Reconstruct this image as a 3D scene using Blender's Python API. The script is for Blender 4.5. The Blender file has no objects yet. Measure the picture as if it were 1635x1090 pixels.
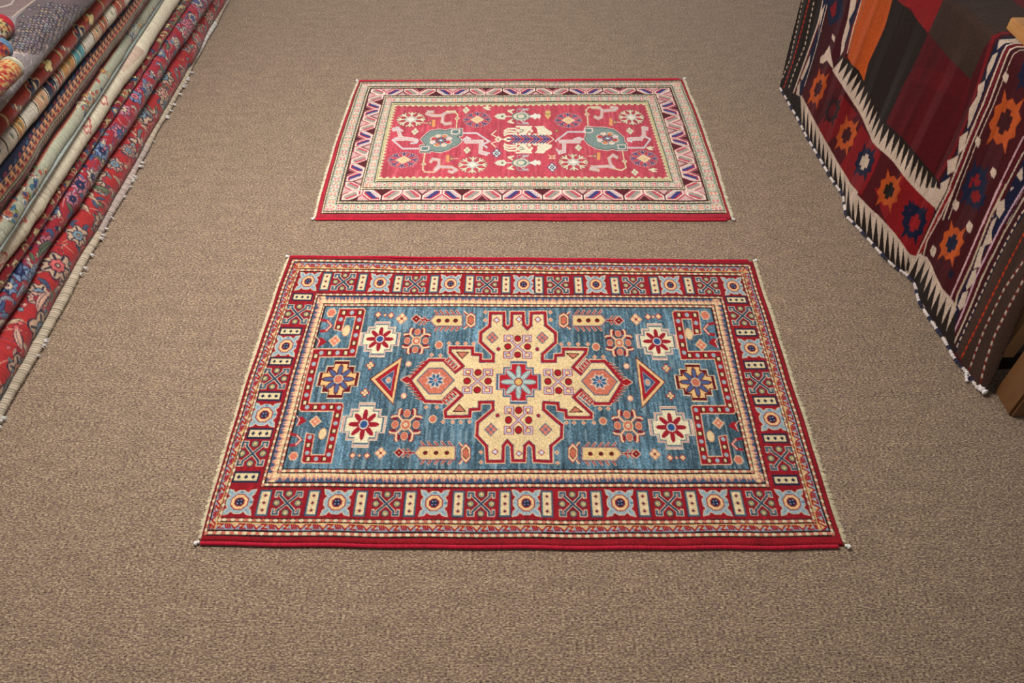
# Rug display: two Kazak rugs on a heathered carpet between a stack of folded rugs and a kilim-draped table
import bpy, math
import numpy as np
rng = np.random.default_rng(7)

# ------------------------------------------------------------------ camera model (metres, z up, floor z = 0)
FPX, CAMH = 1220.0, 1.6
PITCH = math.atan(1275 / FPX)
FW = np.array([0, math.cos(PITCH), -math.sin(PITCH)])
UP = np.array([0, math.sin(PITCH), math.cos(PITCH)])
CAM = np.array([0, 0, CAMH])

def hit(x, y, z=0.0):
    """where the surveyed photo point lies on the horizontal plane at height z"""
    d = FW * FPX + np.array([1, 0, 0]) * (x - 817.5) - UP * (y - 545)
    return CAM + d * ((z - CAMH) / d[2])

def proj(P):
    """inverse of hit for arrays (...,3): survey coordinates of world points"""
    Q = P - CAM
    dep = Q @ FW
    return 817.5 + FPX * Q[..., 0] / dep, 545 - FPX * (Q @ UP) / dep

def homog(src, dst):
    A = []
    for (x, y), (u, v) in zip(src, dst):
        A.append([x, y, 1, 0, 0, 0, -u * x, -u * y, -u]); A.append([0, 0, 0, x, y, 1, -v * x, -v * y, -v])
    return np.linalg.svd(np.array(A, float))[2][-1].reshape(3, 3)

def happly(Hm, P):
    P = np.asarray(P, float)
    q = np.concatenate([P, np.ones(P.shape[:-1] + (1,))], -1) @ Hm.T
    return q[..., :2] / q[..., 2:3]

# ------------------------------------------------------------------ dyes
GAIN = 0.76
def lin(c):
    c = np.array(c, float) / 255
    return np.where(c <= 0.04045, c / 12.92, ((c + 0.055) / 1.055) ** 2.4) * GAIN

# ------------------------------------------------------------------ textile design canvas
class Canvas:
    """a woven design, rasterised in the textile's own coordinates (x to the right, y towards the viewer)"""
    def __init__(s, w, h, base, H=None, P=None):
        s.w, s.h, s.H = w, h, H
        s.a = np.empty((h, w, 3), np.float32); s.a[:] = lin(base)
        s.PX = s.PY = None; s.keep = None
        if P is not None:
            s.PX, s.PY = proj(P)
            s.PX = s.PX.astype(np.float32); s.PY = s.PY.astype(np.float32)
    # conversion of survey coordinates
    def to(s, pts): return happly(s.H, pts)
    # masks in canvas coordinates -------------------------------------------------
    def _poly(s, pts):
        pts = np.asarray(pts, float)
        x0 = max(0, int(pts[:, 0].min()) - 1); x1 = min(s.w, int(pts[:, 0].max()) + 2)
        y0 = max(0, int(pts[:, 1].min()) - 1); y1 = min(s.h, int(pts[:, 1].max()) + 2)
        if x0 >= x1 or y0 >= y1: return None
        X = np.arange(x0, x1)[None, :] + 0.5; Y = np.arange(y0, y1)[:, None] + 0.5
        m = np.zeros((y1 - y0, x1 - x0), bool)
        n = len(pts)
        for i in range(n):
            ax, ay = pts[i]; bx, by = pts[(i + 1) % n]
            if ay == by: continue
            m ^= ((ay > Y) != (by > Y)) & (X < (bx - ax) * (Y - ay) / (by - ay) + ax)
        return (slice(y0, y1), slice(x0, x1)), m
    def cpoly(s, pts, col, clip=None):
        r = s._poly(pts)
        if r is None: return
        sl, m = r
        if clip is not None: m = m & clip[sl]
        if s.keep is not None: m = m & s.keep[sl]
        s.a[sl][m] = lin(col)
    def mask(s, pts):
        M = np.zeros((s.h, s.w), bool); r = s._poly(pts)
        if r: M[r[0]] |= r[1]
        return M
    @staticmethod
    def _segs(pts, w, closed):
        pts = np.asarray(pts, float); out = []
        n = len(pts)
        for i in range(n if closed else n - 1):
            a = pts[i]; b = pts[(i + 1) % n]; d = b - a; L = np.hypot(*d)
            if L < 1e-9: continue
            d = d / L; q = np.array([-d[1], d[0]]) * w / 2; e = d * w * 0.42
            out.append([a - e + q, b + e + q, b + e - q, a - e - q])
        return out
    def cline(s, pts, w, col, closed=False, clip=None):
        for q in s._segs(pts, w, closed): s.cpoly(q, col, clip)
    def cell(s, cx, cy, rx, ry, col, n=16, rot=0.0):
        t = np.arange(n) / n * 2 * math.pi + rot
        s.cpoly(np.stack([cx + rx * np.cos(t), cy + ry * np.sin(t)], -1), col)
    # survey-coordinate drawing through the plane homography ------------------------
    def P(s, pts, col, clip=None): s.cpoly(s.to(pts), col, clip)
    def L(s, pts, w, col, closed=False, clip=None):
        for q in s._segs(pts, w, closed): s.cpoly(s.to(q), col, clip)
    def frame(s, cx, cy, w, h):
        """local frame of a motif: (a,b) in -1..1 -> canvas; also its half sizes"""
        c = s.to([[cx, cy]])[0]
        hw = abs(s.to([[cx + w / 2, cy]])[0][0] - s.to([[cx - w / 2, cy]])[0][0]) / 2
        hh = abs(s.to([[cx, cy + h / 2]])[0][1] - s.to([[cx, cy - h / 2]])[0][1]) / 2
        return Fr(s, c[0], c[1], hw, hh, hw / (w / 2))
    # drawing on curved surfaces by projected position -------------------------------
    def S(s, pts, col):
        pts = np.asarray(pts, float)
        x0, y0 = pts.min(0); x1, y1 = pts.max(0)
        idx = np.nonzero((s.PX >= x0) & (s.PX <= x1) & (s.PY >= y0) & (s.PY <= y1))
        if len(idx[0]) == 0: return
        X = s.PX[idx]; Y = s.PY[idx]; m = np.zeros(X.shape, bool); n = len(pts)
        for i in range(n):
            ax, ay = pts[i]; bx, by = pts[(i + 1) % n]
            if ay == by: continue
            m ^= ((ay > Y) != (by > Y)) & (X < (bx - ax) * (Y - ay) / (by - ay) + ax)
        s.a[idx[0][m], idx[1][m]] = lin(col)
    def SL(s, pts, w, col, closed=False):
        for q in s._segs(pts, w, closed): s.S(q, col)
    def down(s):
        return s.a.reshape(s.h // 2, 2, s.w // 2, 2, 3).mean((1, 3))

class Fr:
    def __init__(s, cv, cx, cy, hw, hh, k):
        s.cv, s.cx, s.cy, s.hw, s.hh, s.k = cv, cx, cy, hw, hh, k
    def t(s, pts):
        pts = np.asarray(pts, float); return np.stack([s.cx + pts[:, 0] * s.hw, s.cy + pts[:, 1] * s.hh], -1)
    def P(s, pts, col): s.cv.cpoly(s.t(pts), col)
    def L(s, pts, w, col, closed=False): s.cv.cline(s.t(pts), w * s.k, col, closed)
    def E(s, x, y, rx, ry, col, n=14, rot=0.0): s.cv.cell(s.cx + x * s.hw, s.cy + y * s.hh, rx * s.hw, ry * s.hh, col, n, rot)

def upnoise(h, w, gh, gw, seed):
    r = np.random.default_rng(seed); g = r.standard_normal((gh + 2, gw + 2))
    y = np.linspace(0, gh, h); x = np.linspace(0, gw, w)
    yi = y.astype(int); xi = x.astype(int); fy = (y - yi)[:, None]; fx = (x - xi)[None, :]
    fy = fy * fy * (3 - 2 * fy); fx = fx * fx * (3 - 2 * fx)
    a = g[yi][:, xi]; b = g[yi][:, xi + 1]; c = g[yi + 1][:, xi]; d = g[yi + 1][:, xi + 1]
    return (a * (1 - fx) + b * fx) * (1 - fy) + (c * (1 - fx) + d * fx) * fy

# shared yarn colours
RED = (168, 24, 42); DRED = (120, 18, 34); NAVY = (42, 52, 82); STEEL = (92, 120, 134); LBLUE = (172, 188, 192)
CREAM = (236, 214, 176); BUFF = (232, 206, 156); GOLD = (228, 182, 116); SALM = (214, 128, 102); BRN = (52, 28, 30)
OLIVE = (168, 158, 112); WHITE = (222, 216, 200); LILAC = (186, 182, 200)

# ------------------------------------------------------------------ border helpers
def rings(cv, quads, col): cv.P(quads, col)

def side_map(cv, A, B, k):
    """maps (s 0..1, t 0..1) of side k between outer quad A and inner quad B to canvas coordinates"""
    a0, a1 = cv.to([A[k], A[(k + 1) % 4]]); b0, b1 = cv.to([B[k], B[(k + 1) % 4]])
    d = (a1 - a0) / np.hypot(*(a1 - a0)); nrm = np.array([-d[1], d[0]])
    if nrm @ (b0 - a0) < 0: nrm = -nrm
    h0, h1 = (b0 - a0) @ nrm, (b1 - a1) @ nrm
    def f(s, t):
        return a0 + (a1 - a0) * s + nrm * (h0 + (h1 - h0) * s) * t
    L = np.hypot(*(a1 - a0))
    return f, L

def beads(cv, A, B, pitch, c1, c2, edge, lo=.28, hi=.82):
    """running beads between dark guard lines"""
    cv.P(A, edge); 
    for k in range(4):
        f, L = side_map(cv, A, B, k)
        n = int(L / pitch)
        for i in range(n):
            s0, s1 = i / n, (i + 1) / n
            cv.cpoly([f(s0, lo), f(s1, lo), f(s1, hi), f(s0, hi)], c1 if i % 2 else c2)
            cv.cell(*f((s0 + s1) / 2, (lo + hi) / 2), pitch * .42, pitch * .42, c1 if i % 2 else c2, 8)

def zigband(cv, A, B, out_c, in_c, line_c, pitch, seed, style):
    """reciprocal band: trefoils of the inner colour biting into the outer colour"""
    r = np.random.default_rng(seed)
    cv.P(A, out_c)
    for k in range(4):
        f, L = side_map(cv, A, B, k)
        n = int(L / pitch)
        tb = .72 if style == 0 else .52; cv.cpoly([f(0, tb), f(1, tb), f(1, 1), f(0, 1)], in_c)
        lw = pitch * (.24 if style == 0 else .17)
        for i in range(n):
            s0 = i / n; d = 1 / n
            if style == 0:
                m = i % 3
                if m == 0:      # tooth
                    q = [f(s0, .62), f(s0 + .5 * d, .12), f(s0 + d, .62)]
                    cv.cpoly(q, in_c); cv.cline(q, lw, line_c)
                elif m == 1:    # Z
                    q = [f(s0 + .05 * d, .76), f(s0 + .8 * d, .74), f(s0 + .2 * d, .18), f(s0 + d, .16)]
                    cv.cpoly([f(s0, .78), f(s0 + .35 * d, .3), f(s0 + .7 * d, .3), f(s0 + d, .78)], in_c)
                    cv.cline(q, lw, line_c)
                else:           # serrated block
                    cv.cpoly([f(s0 + .1 * d, .8), f(s0 + .3 * d, .3), f(s0 + .55 * d, .6), f(s0 + .9 * d, .3), f(s0 + d, .8)], in_c)
                    for j in range(3): cv.cline([f(s0 + (.15 + .28 * j) * d, .76), f(s0 + (.35 + .28 * j) * d, .2)], lw, line_c)
            else:
                q = [f(s0, .6), f(s0 + (.1 + .3 * r.random()) * d, .12 + .25 * r.random()), f(s0 + .5 * d, .6)]
                cv.cpoly(q, in_c); cv.cline(q, lw * .9, line_c)
                cv.cpoly([f(s0 + .5 * d, .6), f(s0 + .95 * d, .15), f(s0 + d, .6)], in_c)
                cv.cline([f(s0 + .5 * d, .85), f(s0 + .95 * d, .15)], lw * .9, line_c)

def diamond(fr, x, y, rx, ry, col): fr.P([(x - rx, y), (x, y - ry), (x + rx, y), (x, y + ry)], col)

# ------------------------------------------------------------------ motifs of the blue rug
def m_rosette(f):
    horn = [(-1, -1), (-.62, -.92), (-.45, -.7), (-.2, -.88), (.2, -.88), (.45, -.7), (.62, -.92), (1, -1),
            (.9, -.6), (.72, -.45), (.9, -.2), (.9, .2), (.72, .45), (.9, .6), (1, 1), (.62, .92), (.45, .7), (.2, .88), (-.2, .88),
            (-.45, .7), (-.62, .92), (-1, 1), (-.9, .6), (-.72, .45), (-.9, .2), (-.9, -.2), (-.72, -.45), (-.9, -.6)]
    f.P(horn, LBLUE); f.L(horn, .9, CREAM, True)
    for a, b in ((-.6, -.6), (.6, -.6), (.6, .6), (-.6, .6)): f.L([(a * 1.2, b * 1.2), (a * .95, b * .95)], 1.2, (120, 150, 168))
    for a, b in ((0, -.78), (.8, 0)): f.E(a, b, .13, .1, (120, 150, 168))
    f.E(0, 0, .66, .66, RED, 8, .39); f.E(0, 0, .58, .58, (240, 200, 146), 8, .39); f.E(0, 0, .38, .38, RED, 8, .39); f.E(0, 0, .29, .3, NAVY, 8, .39)
    for a, b in ((-.1, -.1), (.12, .1), (.1, -.14), (-.12, .12)): f.E(a, b, .05, .05, LILAC, 6)

def m_xhook(f):
    for sx in (-1, 1):
        for sy in (-1, 1):
            p = [(0, 0), (.58 * sx, .58 * sy), (.58 * sx, .86 * sy), (.9 * sx, .86 * sy), (.9 * sx, .52 * sy)]
            f.L(p, 5.4, (226, 206, 176))
    for sx in (-1, 1):
        for sy in (-1, 1):
            p = [(0, 0), (.58 * sx, .58 * sy), (.58 * sx, .86 * sy), (.9 * sx, .86 * sy), (.9 * sx, .56 * sy)]
            f.L(p, 3.5, (92, 120, 138)); f.L(p[:2], 1.8, NAVY)
            f.L([(.62 * sx, .84 * sy), (.9 * sx, .84 * sy)], 1.0, BRN)
    for a, b in ((0, -.74), (0, .74), (.76, 0), (-.76, 0)):
        f.E(a, b, .29, .29, (70, 84, 100), 8); f.E(a, b, .21, .21, (184, 172, 124), 8); f.E(a * 1.05, b * 1.05, .08, .08, BUFF, 6)

def m_bar(f, vert):
    f.P([(-1, -1), (1, -1), (1, 1), (-1, 1)], STEEL if vert else NAVY)
    f.L([(-1, -1), (1, -1), (1, 1), (-1, 1)], .8, NAVY, True)
    f.P([(-.72, -.86), (.72, -.86), (.72, .86), (-.72, .86)] if vert else [(-.88, -.66), (.88, -.66), (.88, .66), (-.88, .66)], (234, 212, 168))
    for i, t in enumerate((-.56, 0, .56)):
        x, y = (0, t) if vert else (t, 0)
        c = SALM if vert else NAVY
        rx, ry = (.42, .17) if vert else (.17, .42)
        diamond(f, x, y, rx, ry, c); diamond(f, x, y, rx * .6, ry * .6, NAVY)

STEP = [(-.38, -1), (.38, -1), (.38, -.7), (.7, -.7), (.7, -.38), (1, -.38), (1, .38), (.7, .38), (.7, .7), (.38, .7), (.38, 1),
        (-.38, 1), (-.38, .7), (-.7, .7), (-.7, .38), (-1, .38), (-1, -.38), (-.7, -.38), (-.7, -.7), (-.38, -.7)]
def sc(pts, k): return [(a * k, b * k) for a, b in pts]

def petals(f, r1, wd, col, outl, ow=.05):
    for i in range(8):
        t = i * math.pi / 4; R = r1 if i % 2 == 0 else r1 * .98
        c, s_ = math.cos(t), math.sin(t)
        def q(k, e): return [(c * .14 - s_ * wd * .85 * k, s_ * .14 + c * wd * .85 * k), (c * R * .6 - s_ * wd * k, s_ * R * .6 + c * wd * k),
                          (c * (R * .88 + e) - s_ * wd * .75 * k, s_ * (R * .88 + e) + c * wd * .75 * k), (c * (R + 2 * e), s_ * (R + 2 * e)),
                          (c * (R * .88 + e) + s_ * wd * .75 * k, s_ * (R * .88 + e) - c * wd * .75 * k), (c * R * .6 + s_ * wd * k, s_ * R * .6 - c * wd * k), (c * .14 + s_ * wd * .85 * k, s_ * .14 - c * wd * .85 * k)]
        if outl: f.P(q(1.45, ow), outl)
        f.P(q(1.0, 0), col)

def m_goldcross(f):
    f.P(STEP, CREAM); f.P(sc(STEP, .94), DRED); f.P(sc(STEP, .80), (238, 196, 134))
    petals(f, .72, .095, (96, 110, 150), DRED); f.E(0, 0, .24, .24, BUFF, 8); f.E(0, 0, .2, .2, SALM, 8)

def m_whitecross(f):
    f.P(STEP, (240, 218, 190)); f.P(sc(STEP, .95), (206, 140, 128)); f.P(sc(STEP, .91), (226, 206, 190)); f.P(sc(STEP, .87), STEEL)
    f.P(sc(STEP, .80), (238, 224, 188)); petals(f, .70, .112, (172, 26, 52), None)
    f.E(0, 0, .25, .25, (178, 30, 60), 8); f.E(0, 0, .22, .22, WHITE, 8); f.E(0, 0, .17, .17, (62, 98, 150), 8)

def m_centercross(f):
    f.P(STEP, (226, 186, 160)); f.P(sc(STEP, .97), (88, 116, 142)); f.P(sc(STEP, .87), WHITE); f.P(sc(STEP, .83), (196, 28, 48))
    petals(f, .78, .088, (186, 200, 190), (120, 142, 152), .0); f.E(0, 0, .2, .2, RED, 8); f.E(0, 0, .15, .15, (228, 186, 112), 8)

def m_flower(f):
    for i in range(4):
        t = math.pi / 4 + i * math.pi / 2
        def R(r, a): return (r * math.cos(t + a), r * math.sin(t + a))
        f.L([R(.35, 0), R(.72, 0), R(1.02, .27)], 5.4, (150, 20, 44)); f.L([R(.72, 0), R(1.02, -.27)], 5.4, (150, 20, 44))
        f.L([R(.72, .28), R(.98, .42)], 4.2, (150, 20, 44)); f.L([R(.72, -.28), R(.98, -.42)], 4.2, (150, 20, 44))
    for i in range(4):
        t = math.pi / 4 + i * math.pi / 2
        def R(r, a): return (r * math.cos(t + a), r * math.sin(t + a))
        f.L([R(.2, 0), R(.72, 0), R(.98, .27), R(1.02, .36)], 3.2, (240, 204, 164)); f.L([R(.72, 0), R(.98, -.27), R(1.02, -.36)], 3.2, (240, 204, 164))
    for a, b in ((0, -.66), (0, .66), (.66, 0), (-.66, 0)):
        f.E(a, b, .29, .31, NAVY, 10); f.E(a, b, .24, .26, (230, 190, 160), 10); f.E(a, b, .20, .22, SALM, 10)
    f.E(0, 0, .34, .34, BUFF, 10); f.E(0, 0, .28, .28, SALM, 10); f.E(0, 0, .13, .13, CREAM, 8); f.E(0, 0, .05, .05, OLIVE, 6)

def m_xfret(f, s=1.0):
    """hooked X in lilac with crimson outline and four crimson drops"""
    for w, c in ((5.2, (178, 28, 52)), (2.5, (200, 196, 208))):
        for sx in (-1, 1):
            for sy in (-1, 1):
                f.L([(0, 0), (.5 * sx, .5 * sy), (.42 * sx, .52 * sy), (.42 * sx, .9 * sy), (.9 * sx, .9 * sy), (.9 * sx, .5 * sy), (.7 * sx, .5 * sy)], w, c)
    for a, b in ((0, -.68), (0, .68), (.7, 0), (-.7, 0)):
        f.E(a, b, .27, .29, BRN, 8); f.E(a, b, .22, .23, (184, 24, 38), 8)

def m_tri(cv, p, flip):
    g = np.array(p, float); c = g.mean(0)
    def k(t): return c + (g - c) * t
    cv.P(k(1.08), DRED); cv.P(k(1.0), (240, 196, 140)); cv.P(k(.78), DRED); cv.P(k(.72), (186, 22, 42)); cv.P(k(.46), LBLUE); cv.P(k(.42), (84, 100, 130))
    f = cv.frame(c[0], c[1], 20, 24); f.E(0, 0, .5, .5, LBLUE, 8); f.E(0, 0, .34, .34, (220, 160, 130), 8)

def m_column(cv, x0, x1, y0, y1, fx, fy, d):
    """cream column with three dots, comb legs and a finial; d = direction of the finial (-1 left, 1 right)"""
    ym = (y0 + y1) / 2; h = y1 - y0
    bx0, bx1 = (x0, x1)
    tip = x0 if d < 0 else x1; flat = x1 if d < 0 else x0
    body = [(flat, y0), (tip - d * h * .45, y0), (tip, ym), (tip - d * h * .45, y1), (flat, y1)]
    n = 5
    for i in range(n):
        t = (i + .5) / n; X = flat + (tip - d * h * .45 - flat) * t
        for yy, dy in ((y0 - 1, -1), (y1 + 1, 1)):
            seg = [(X + d * 1, yy), (X - d * -3.0 * -1 + d * 4.5, yy + dy * 6)] if False else [(X - d * 1, yy), (X + d * 4.5, yy + dy * 6.2)]
            cv.L(seg, 3.4, (238, 196, 170)); cv.L(seg, 1.9, (168, 24, 42))
    # stalk and finial
    cv.L([(tip, ym), (fx, fy)], 3.6, (238, 200, 170))
    for k in (.25, .55):
        X = tip + (fx - tip) * k
        cv.L([(X, ym), (X + d * 5, ym - 6)], 3, (238, 200, 170)); cv.L([(X, ym), (X + d * 5, ym + 6)], 3, (238, 200, 170))
        cv.L([(X, ym), (X + d * 5, ym - 6)], 1.8, RED); cv.L([(X, ym), (X + d * 5, ym + 6)], 1.8, RED)
    cv.L([(tip, ym), (fx, fy)], 2.2, RED)
    cv.P([(fx - 8.5, fy), (fx, fy - 8), (fx + 8.5, fy), (fx, fy + 8)], (238, 200, 170))
    cv.P([(fx - 7, fy), (fx, fy - 6.5), (fx + 7, fy), (fx, fy + 6.5)], (160, 20, 38)); cv.P([(fx - 2.6, fy), (fx, fy - 2.6), (fx + 2.6, fy), (fx, fy + 2.6)], BRN)
    cv.P([(fx - 1.4, fy), (fx, fy - 1.4), (fx + 1.4, fy), (fx, fy + 1.4)], BUFF)
    cv.L(body, 3.6, (160, 24, 44), True); cv.L(body, 1.6, LBLUE, True); cv.P(body, (234, 200, 142))
    cv.L(body, 1.2, (150, 160, 160), True)
    for t in (.2, .47, .74):
        X = flat + (tip - flat) * t; f = cv.frame(X, ym, 8, 7); f.E(0, 0, 1, 1, (84, 30, 20), 8); f.E(.1, .1, .6, .6, (140, 24, 30), 8)

def m_goblet(cv, x, y, d, hh=13):
    for sy in (-1, 1):
        cv.L([(x + d * 1, y + sy * 6), (x + d * 9, y + sy * (hh + 2))], 3.2, (240, 200, 160)); cv.L([(x + d * 3, y + sy * 7), (x + d * 10, y + sy * (hh + 1))], 1.4, (180, 40, 50))
    p = [(x - d * 7.5, y - 7), (x - d * 1, y - hh), (x + d * 6, y - 6), (x + d * 6, y + 6), (x - d * 1, y + hh), (x - d * 7.5, y + 7)]
    g = np.array(p); c = g.mean(0)
    cv.P(c + (g - c) * 1.18, (168, 30, 44)); cv.P(c + (g - c) * 1.05, (240, 200, 160)); cv.P(c + (g - c) * .74, (80, 40, 24)); cv.P(c + (g - c) * .6, (212, 120, 92))

def dot(cv, x, y, r, c, ring=None, n=8):
    f = cv.frame(x, y, 2 * r, 2 * r)
    if ring: f.E(0, 0, 1.3, 1.3, ring, n)
    f.E(0, 0, 1, 1, c, n)

def m_plus(cv, x, y, r, c, ring):
    for k, cc in ((1.35, ring), (1, c)):
        f = cv.frame(x, y, 2 * r * k, 2 * r * k)
        f.P([(-.35, -1), (.35, -1), (.35, 1), (-.35, 1)], cc); f.P([(-1, -.35), (1, -.35), (1, .35), (-1, .35)], cc)
        if k == 1: f.E(0, 0, .2, .2, ring, 6)

def m_four(cv, x, y, r, c1, c2, gap=.5):
    f = cv.frame(x, y, 2 * r, 2 * r)
    diamond(f, 0, 0, 1.1, 1.1, c2)
    for a, b in ((0, -gap), (0, gap), (gap, 0), (-gap, 0)): f.E(a, b, .33, .33, c1, 8)

def zz(x0, y0, s, pts): return [(x0 + a / s, y0 + b / s) for a, b in pts]

# ------------------------------------------------------------------ the blue rug's design
def design_blue(NX, NY):
    R0 = [(318, 863), (1348, 869), (1203, 416), (462, 409)]          # near-left, near-right, far-right, far-left
    W, Hh = NX * 2, NY * 2
    cv = Canvas(W, Hh, RED, H=homog(R0, [(0, Hh), (W, Hh), (W, 0), (0, 0)]))
    R1 = [(324, 855), (1334.4, 856), (1197.4, 422), (467, 413.5)]
    R2 = [(331, 846.5), (1325.6, 848), (1194, 426), (470.4, 418.3)]
    R3 = [(348, 833), (1303.6, 835), (1186.6, 435.6), (477, 429)]
    R4 = [(355, 826.5), (1297, 828), (1183.6, 440.8), (479, 433.5)]
    R5 = [(418.3, 777), (1229.8, 777.5), (1154.3, 473.3), (506.5, 467.4)]
    R6 = [(425, 770.5), (1222.7, 771), (1150.4, 476.7), (509.3, 471)]
    R7 = [(445.4, 755), (1205, 755.5), (1140, 487), (518.4, 484)]
    R8 = [(453, 748.5), (1197.8, 748.8), (1136, 492), (520.3, 488)]
    # outer red guard, slightly mottled
    n = upnoise(Hh, W, 40, 60, 1)
    cv.a *= (1 + .10 * n)[..., None].clip(.6, 1.4)
    pitch = W / 150
    beads(cv, R1, R2, pitch, (238, 214, 178), (216, 130, 108), BRN)
    cv.P(R2, BRN); q = np.array(R2); R2i = q + (np.array(R3) - q) * .12
    zigband(cv, [tuple(v) for v in R2i], R3, (164, 178, 190), (238, 192, 128), (172, 26, 44), W / 88, 3, 0)
    beads(cv, R3, R4, pitch, (238, 214, 178), (216, 130, 108), BRN)
    cv.P(R4, RED)
    M = cv.mask(cv.to(R4)); cv.a[M] *= (1 + .12 * upnoise(Hh, W, 30, 200, 2))[M][:, None].clip(.6, 1.4)
    # near and far rows
    for x in (384.8, 539, 693.4, 840.4, 990, 1142, 1264.6):
        m_rosette(cv.frame(x, 801, 46, 42))
    for x in (460.4, 617.5, 768.3, 914.5, 1067): m_xhook(cv.frame(x, 802, 44, 40))
    m_xhook(cv.frame(1215.5, 802, 42, 40))
    for x in (423.5, 500.4, 576.5, 655, 732, 806.4, 873.5, 952, 1027.5, 1105, 1178):
        m_bar(cv.frame(x, 802, 19, 41), True)
    for x, y in ((493.6, 449), (607.5, 451), (719.6, 452.7), (836, 454), (951.6, 454.5), (1070.4, 455.5), (1171, 457)): m_rosette(cv.frame(x, y, 33, 29))
    for x, y in ((549.7, 449.5), (663, 452.7), (777.6, 454), (891, 455), (1012, 456), (1130, 456)): m_xhook(cv.frame(x, y, 33, 27))
    for x, y in ((521.6, 449), (579, 450.5), (636, 452), (693.5, 452.7), (750, 453), (808, 454), (860.6, 455), (923.6, 455.5), (982, 456), (1045, 456), (1100, 456)):
        m_bar(cv.frame(x, y, 14.5, 28), True)
    # left and right columns
    for x, y, w in ((460, 551.8, 36), (425.6, 662, 42)): m_rosette(cv.frame(x, y, w, 34 if y < 600 else 39))
    for x, y, w, h in ((477, 501, 37, 32), (443, 604, 39, 35), (406.8, 723.7, 43, 42)): m_xhook(cv.frame(x, y, w, h))
    for x, y, w, h in ((485, 474, 31, 12), (467.7, 528.4, 34, 12), (452.4, 576.5, 35, 13), (434.5, 632, 37, 15), (419, 691.8, 38, 17), (396, 761, 41, 18)): m_bar(cv.frame(x, y, w, h), False)
    for x, y, w, h in ((1199.9, 556, 37, 31), (1232, 668.6, 43, 38)): m_rosette(cv.frame(x, y, w, h))
    for x, y, w, h in ((1185, 504.3, 38, 31), (1213, 611, 39, 35), (1247.8, 731.4, 44, 40)): m_xhook(cv.frame(x, y, w, h))
    for x, y, w, h in ((1175.8, 479, 33, 11.5), (1190.7, 530.7, 34, 12.5), (1205.6, 582.7, 35, 14), (1221.7, 639.6, 37, 15), (1237.5, 699.5, 39, 15), (1255, 766, 41, 16)): m_bar(cv.frame(x, y, w, h), False)
    beads(cv, R5, R6, pitch, (238, 214, 178), (216, 140, 116), BRN)
    q = np.array(R6); R6i = q + (np.array(R7) - q) * .1; cv.P(R6, BRN)
    zigband(cv, [tuple(v) for v in R6i], R7, (84, 104, 134), (240, 210, 164), (216, 148, 126), W / 74, 5, 1)
    beads(cv, R7, R8, pitch, (238, 214, 178), (216, 140, 116), BRN)
    cv.P(R8, BRN); q = np.array(R8); c = q.mean(0); R8i = [tuple(v) for v in c + (q - c) * .994]
    cv.P(R8i, STEEL)
    M = cv.mask(cv.to(R8i))
    ab = .26 * upnoise(Hh, W, 20, 420, 11) + .2 * upnoise(Hh, W, 6, 90, 12) + .16 * upnoise(Hh, W, 4, 16, 13) + .34 * upnoise(Hh, W, 420, 640, 14)
    cv.a[M] *= np.exp(ab * .95)[M][:, None]
    ab2 = upnoise(Hh, W, 20, 300, 15)[M][:, None] > .75
    cv.a[M] = np.where(ab2, cv.a[M] * .5 + np.array(lin((156, 178, 186))) * .5, cv.a[M])
    for Rk in (R1, R2, R3, R4, R5, R6, R7, R8): cv.L(Rk, 1.15, (48, 34, 34), True)
    # castellated red bands at both ends
    left = [(542.3, 521.5), (548.5, 498.6), (577, 498.6), (563.5, 562.8), (508, 562.8), (487.5, 649.8), (543, 649.8), (525, 732.6), (491, 732.6), (497, 697.8)]
    right = [(1112.7, 528.4), (1109.3, 503.2), (1080.6, 503.2), (1093.2, 567.4), (1146, 566.2), (1167, 653.2), (1110.8, 653.2), (1125.2, 734.7), (1161.5, 734.7), (1154.5, 700.6)]
    for path in (left, right):
        cv.L(path, 14.5, (236, 196, 160)); cv.L(path, 11.6, (174, 24, 40))
        P_ = np.array(path); seg = np.hypot(*np.diff(P_, axis=0).T); cum = np.concatenate([[0], np.cumsum(seg)]); n = int(cum[-1] / 12.6)
        for i in range(n + 1):
            t = cum[-1] * i / n; j = min(np.searchsorted(cum, t, 'right') - 1, len(seg) - 1); p = P_[j] + (P_[j + 1] - P_[j]) * (t - cum[j]) / seg[j]
            if i % 2: dot(cv, p[0], p[1], 3.5, LBLUE, None)
            else:
                f = cv.frame(p[0], p[1], 8, 7.6); f.P([(-1, -1), (1, -1), (1, 1), (-1, 1)], (66, 40, 24)); f.P([(-.55, -.7), (.55, -.7), (.55, .7), (-.55, .7)], (236, 214, 170))
    for x, y, w, h in ((542.5, 605, 66, 62), (1111, 609.8, 66, 61)): m_goldcross(cv.frame(x, y, w, h))
    for x, y, w, h in ((607.6, 541, 64, 57), (582, 677.3, 71, 72), (1049, 545, 65, 58), (1071.6, 681.6, 71, 69)): m_whitecross(cv.frame(x, y, w, h))
    for x, y, w, h in ((665.4, 543.8, 44, 43), (648.3, 677.4, 51, 54), (988.6, 546.8, 44, 44), (1002.8, 679.1, 51, 54)): m_flower(cv.frame(x, y, w, h))
    m_tri(cv, [(642, 571), (594, 605), (628.5, 644)], 0); m_tri(cv, [(1016, 572), (1061, 609.4), (1025.5, 649)], 1)
    for x, y in ((592.6, 583.2), (583.9, 626.8), (1063.9, 587.8), (1070.6, 631.5)): m_plus(cv, x, y, 5.2, BUFF, (178, 26, 44))
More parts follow.
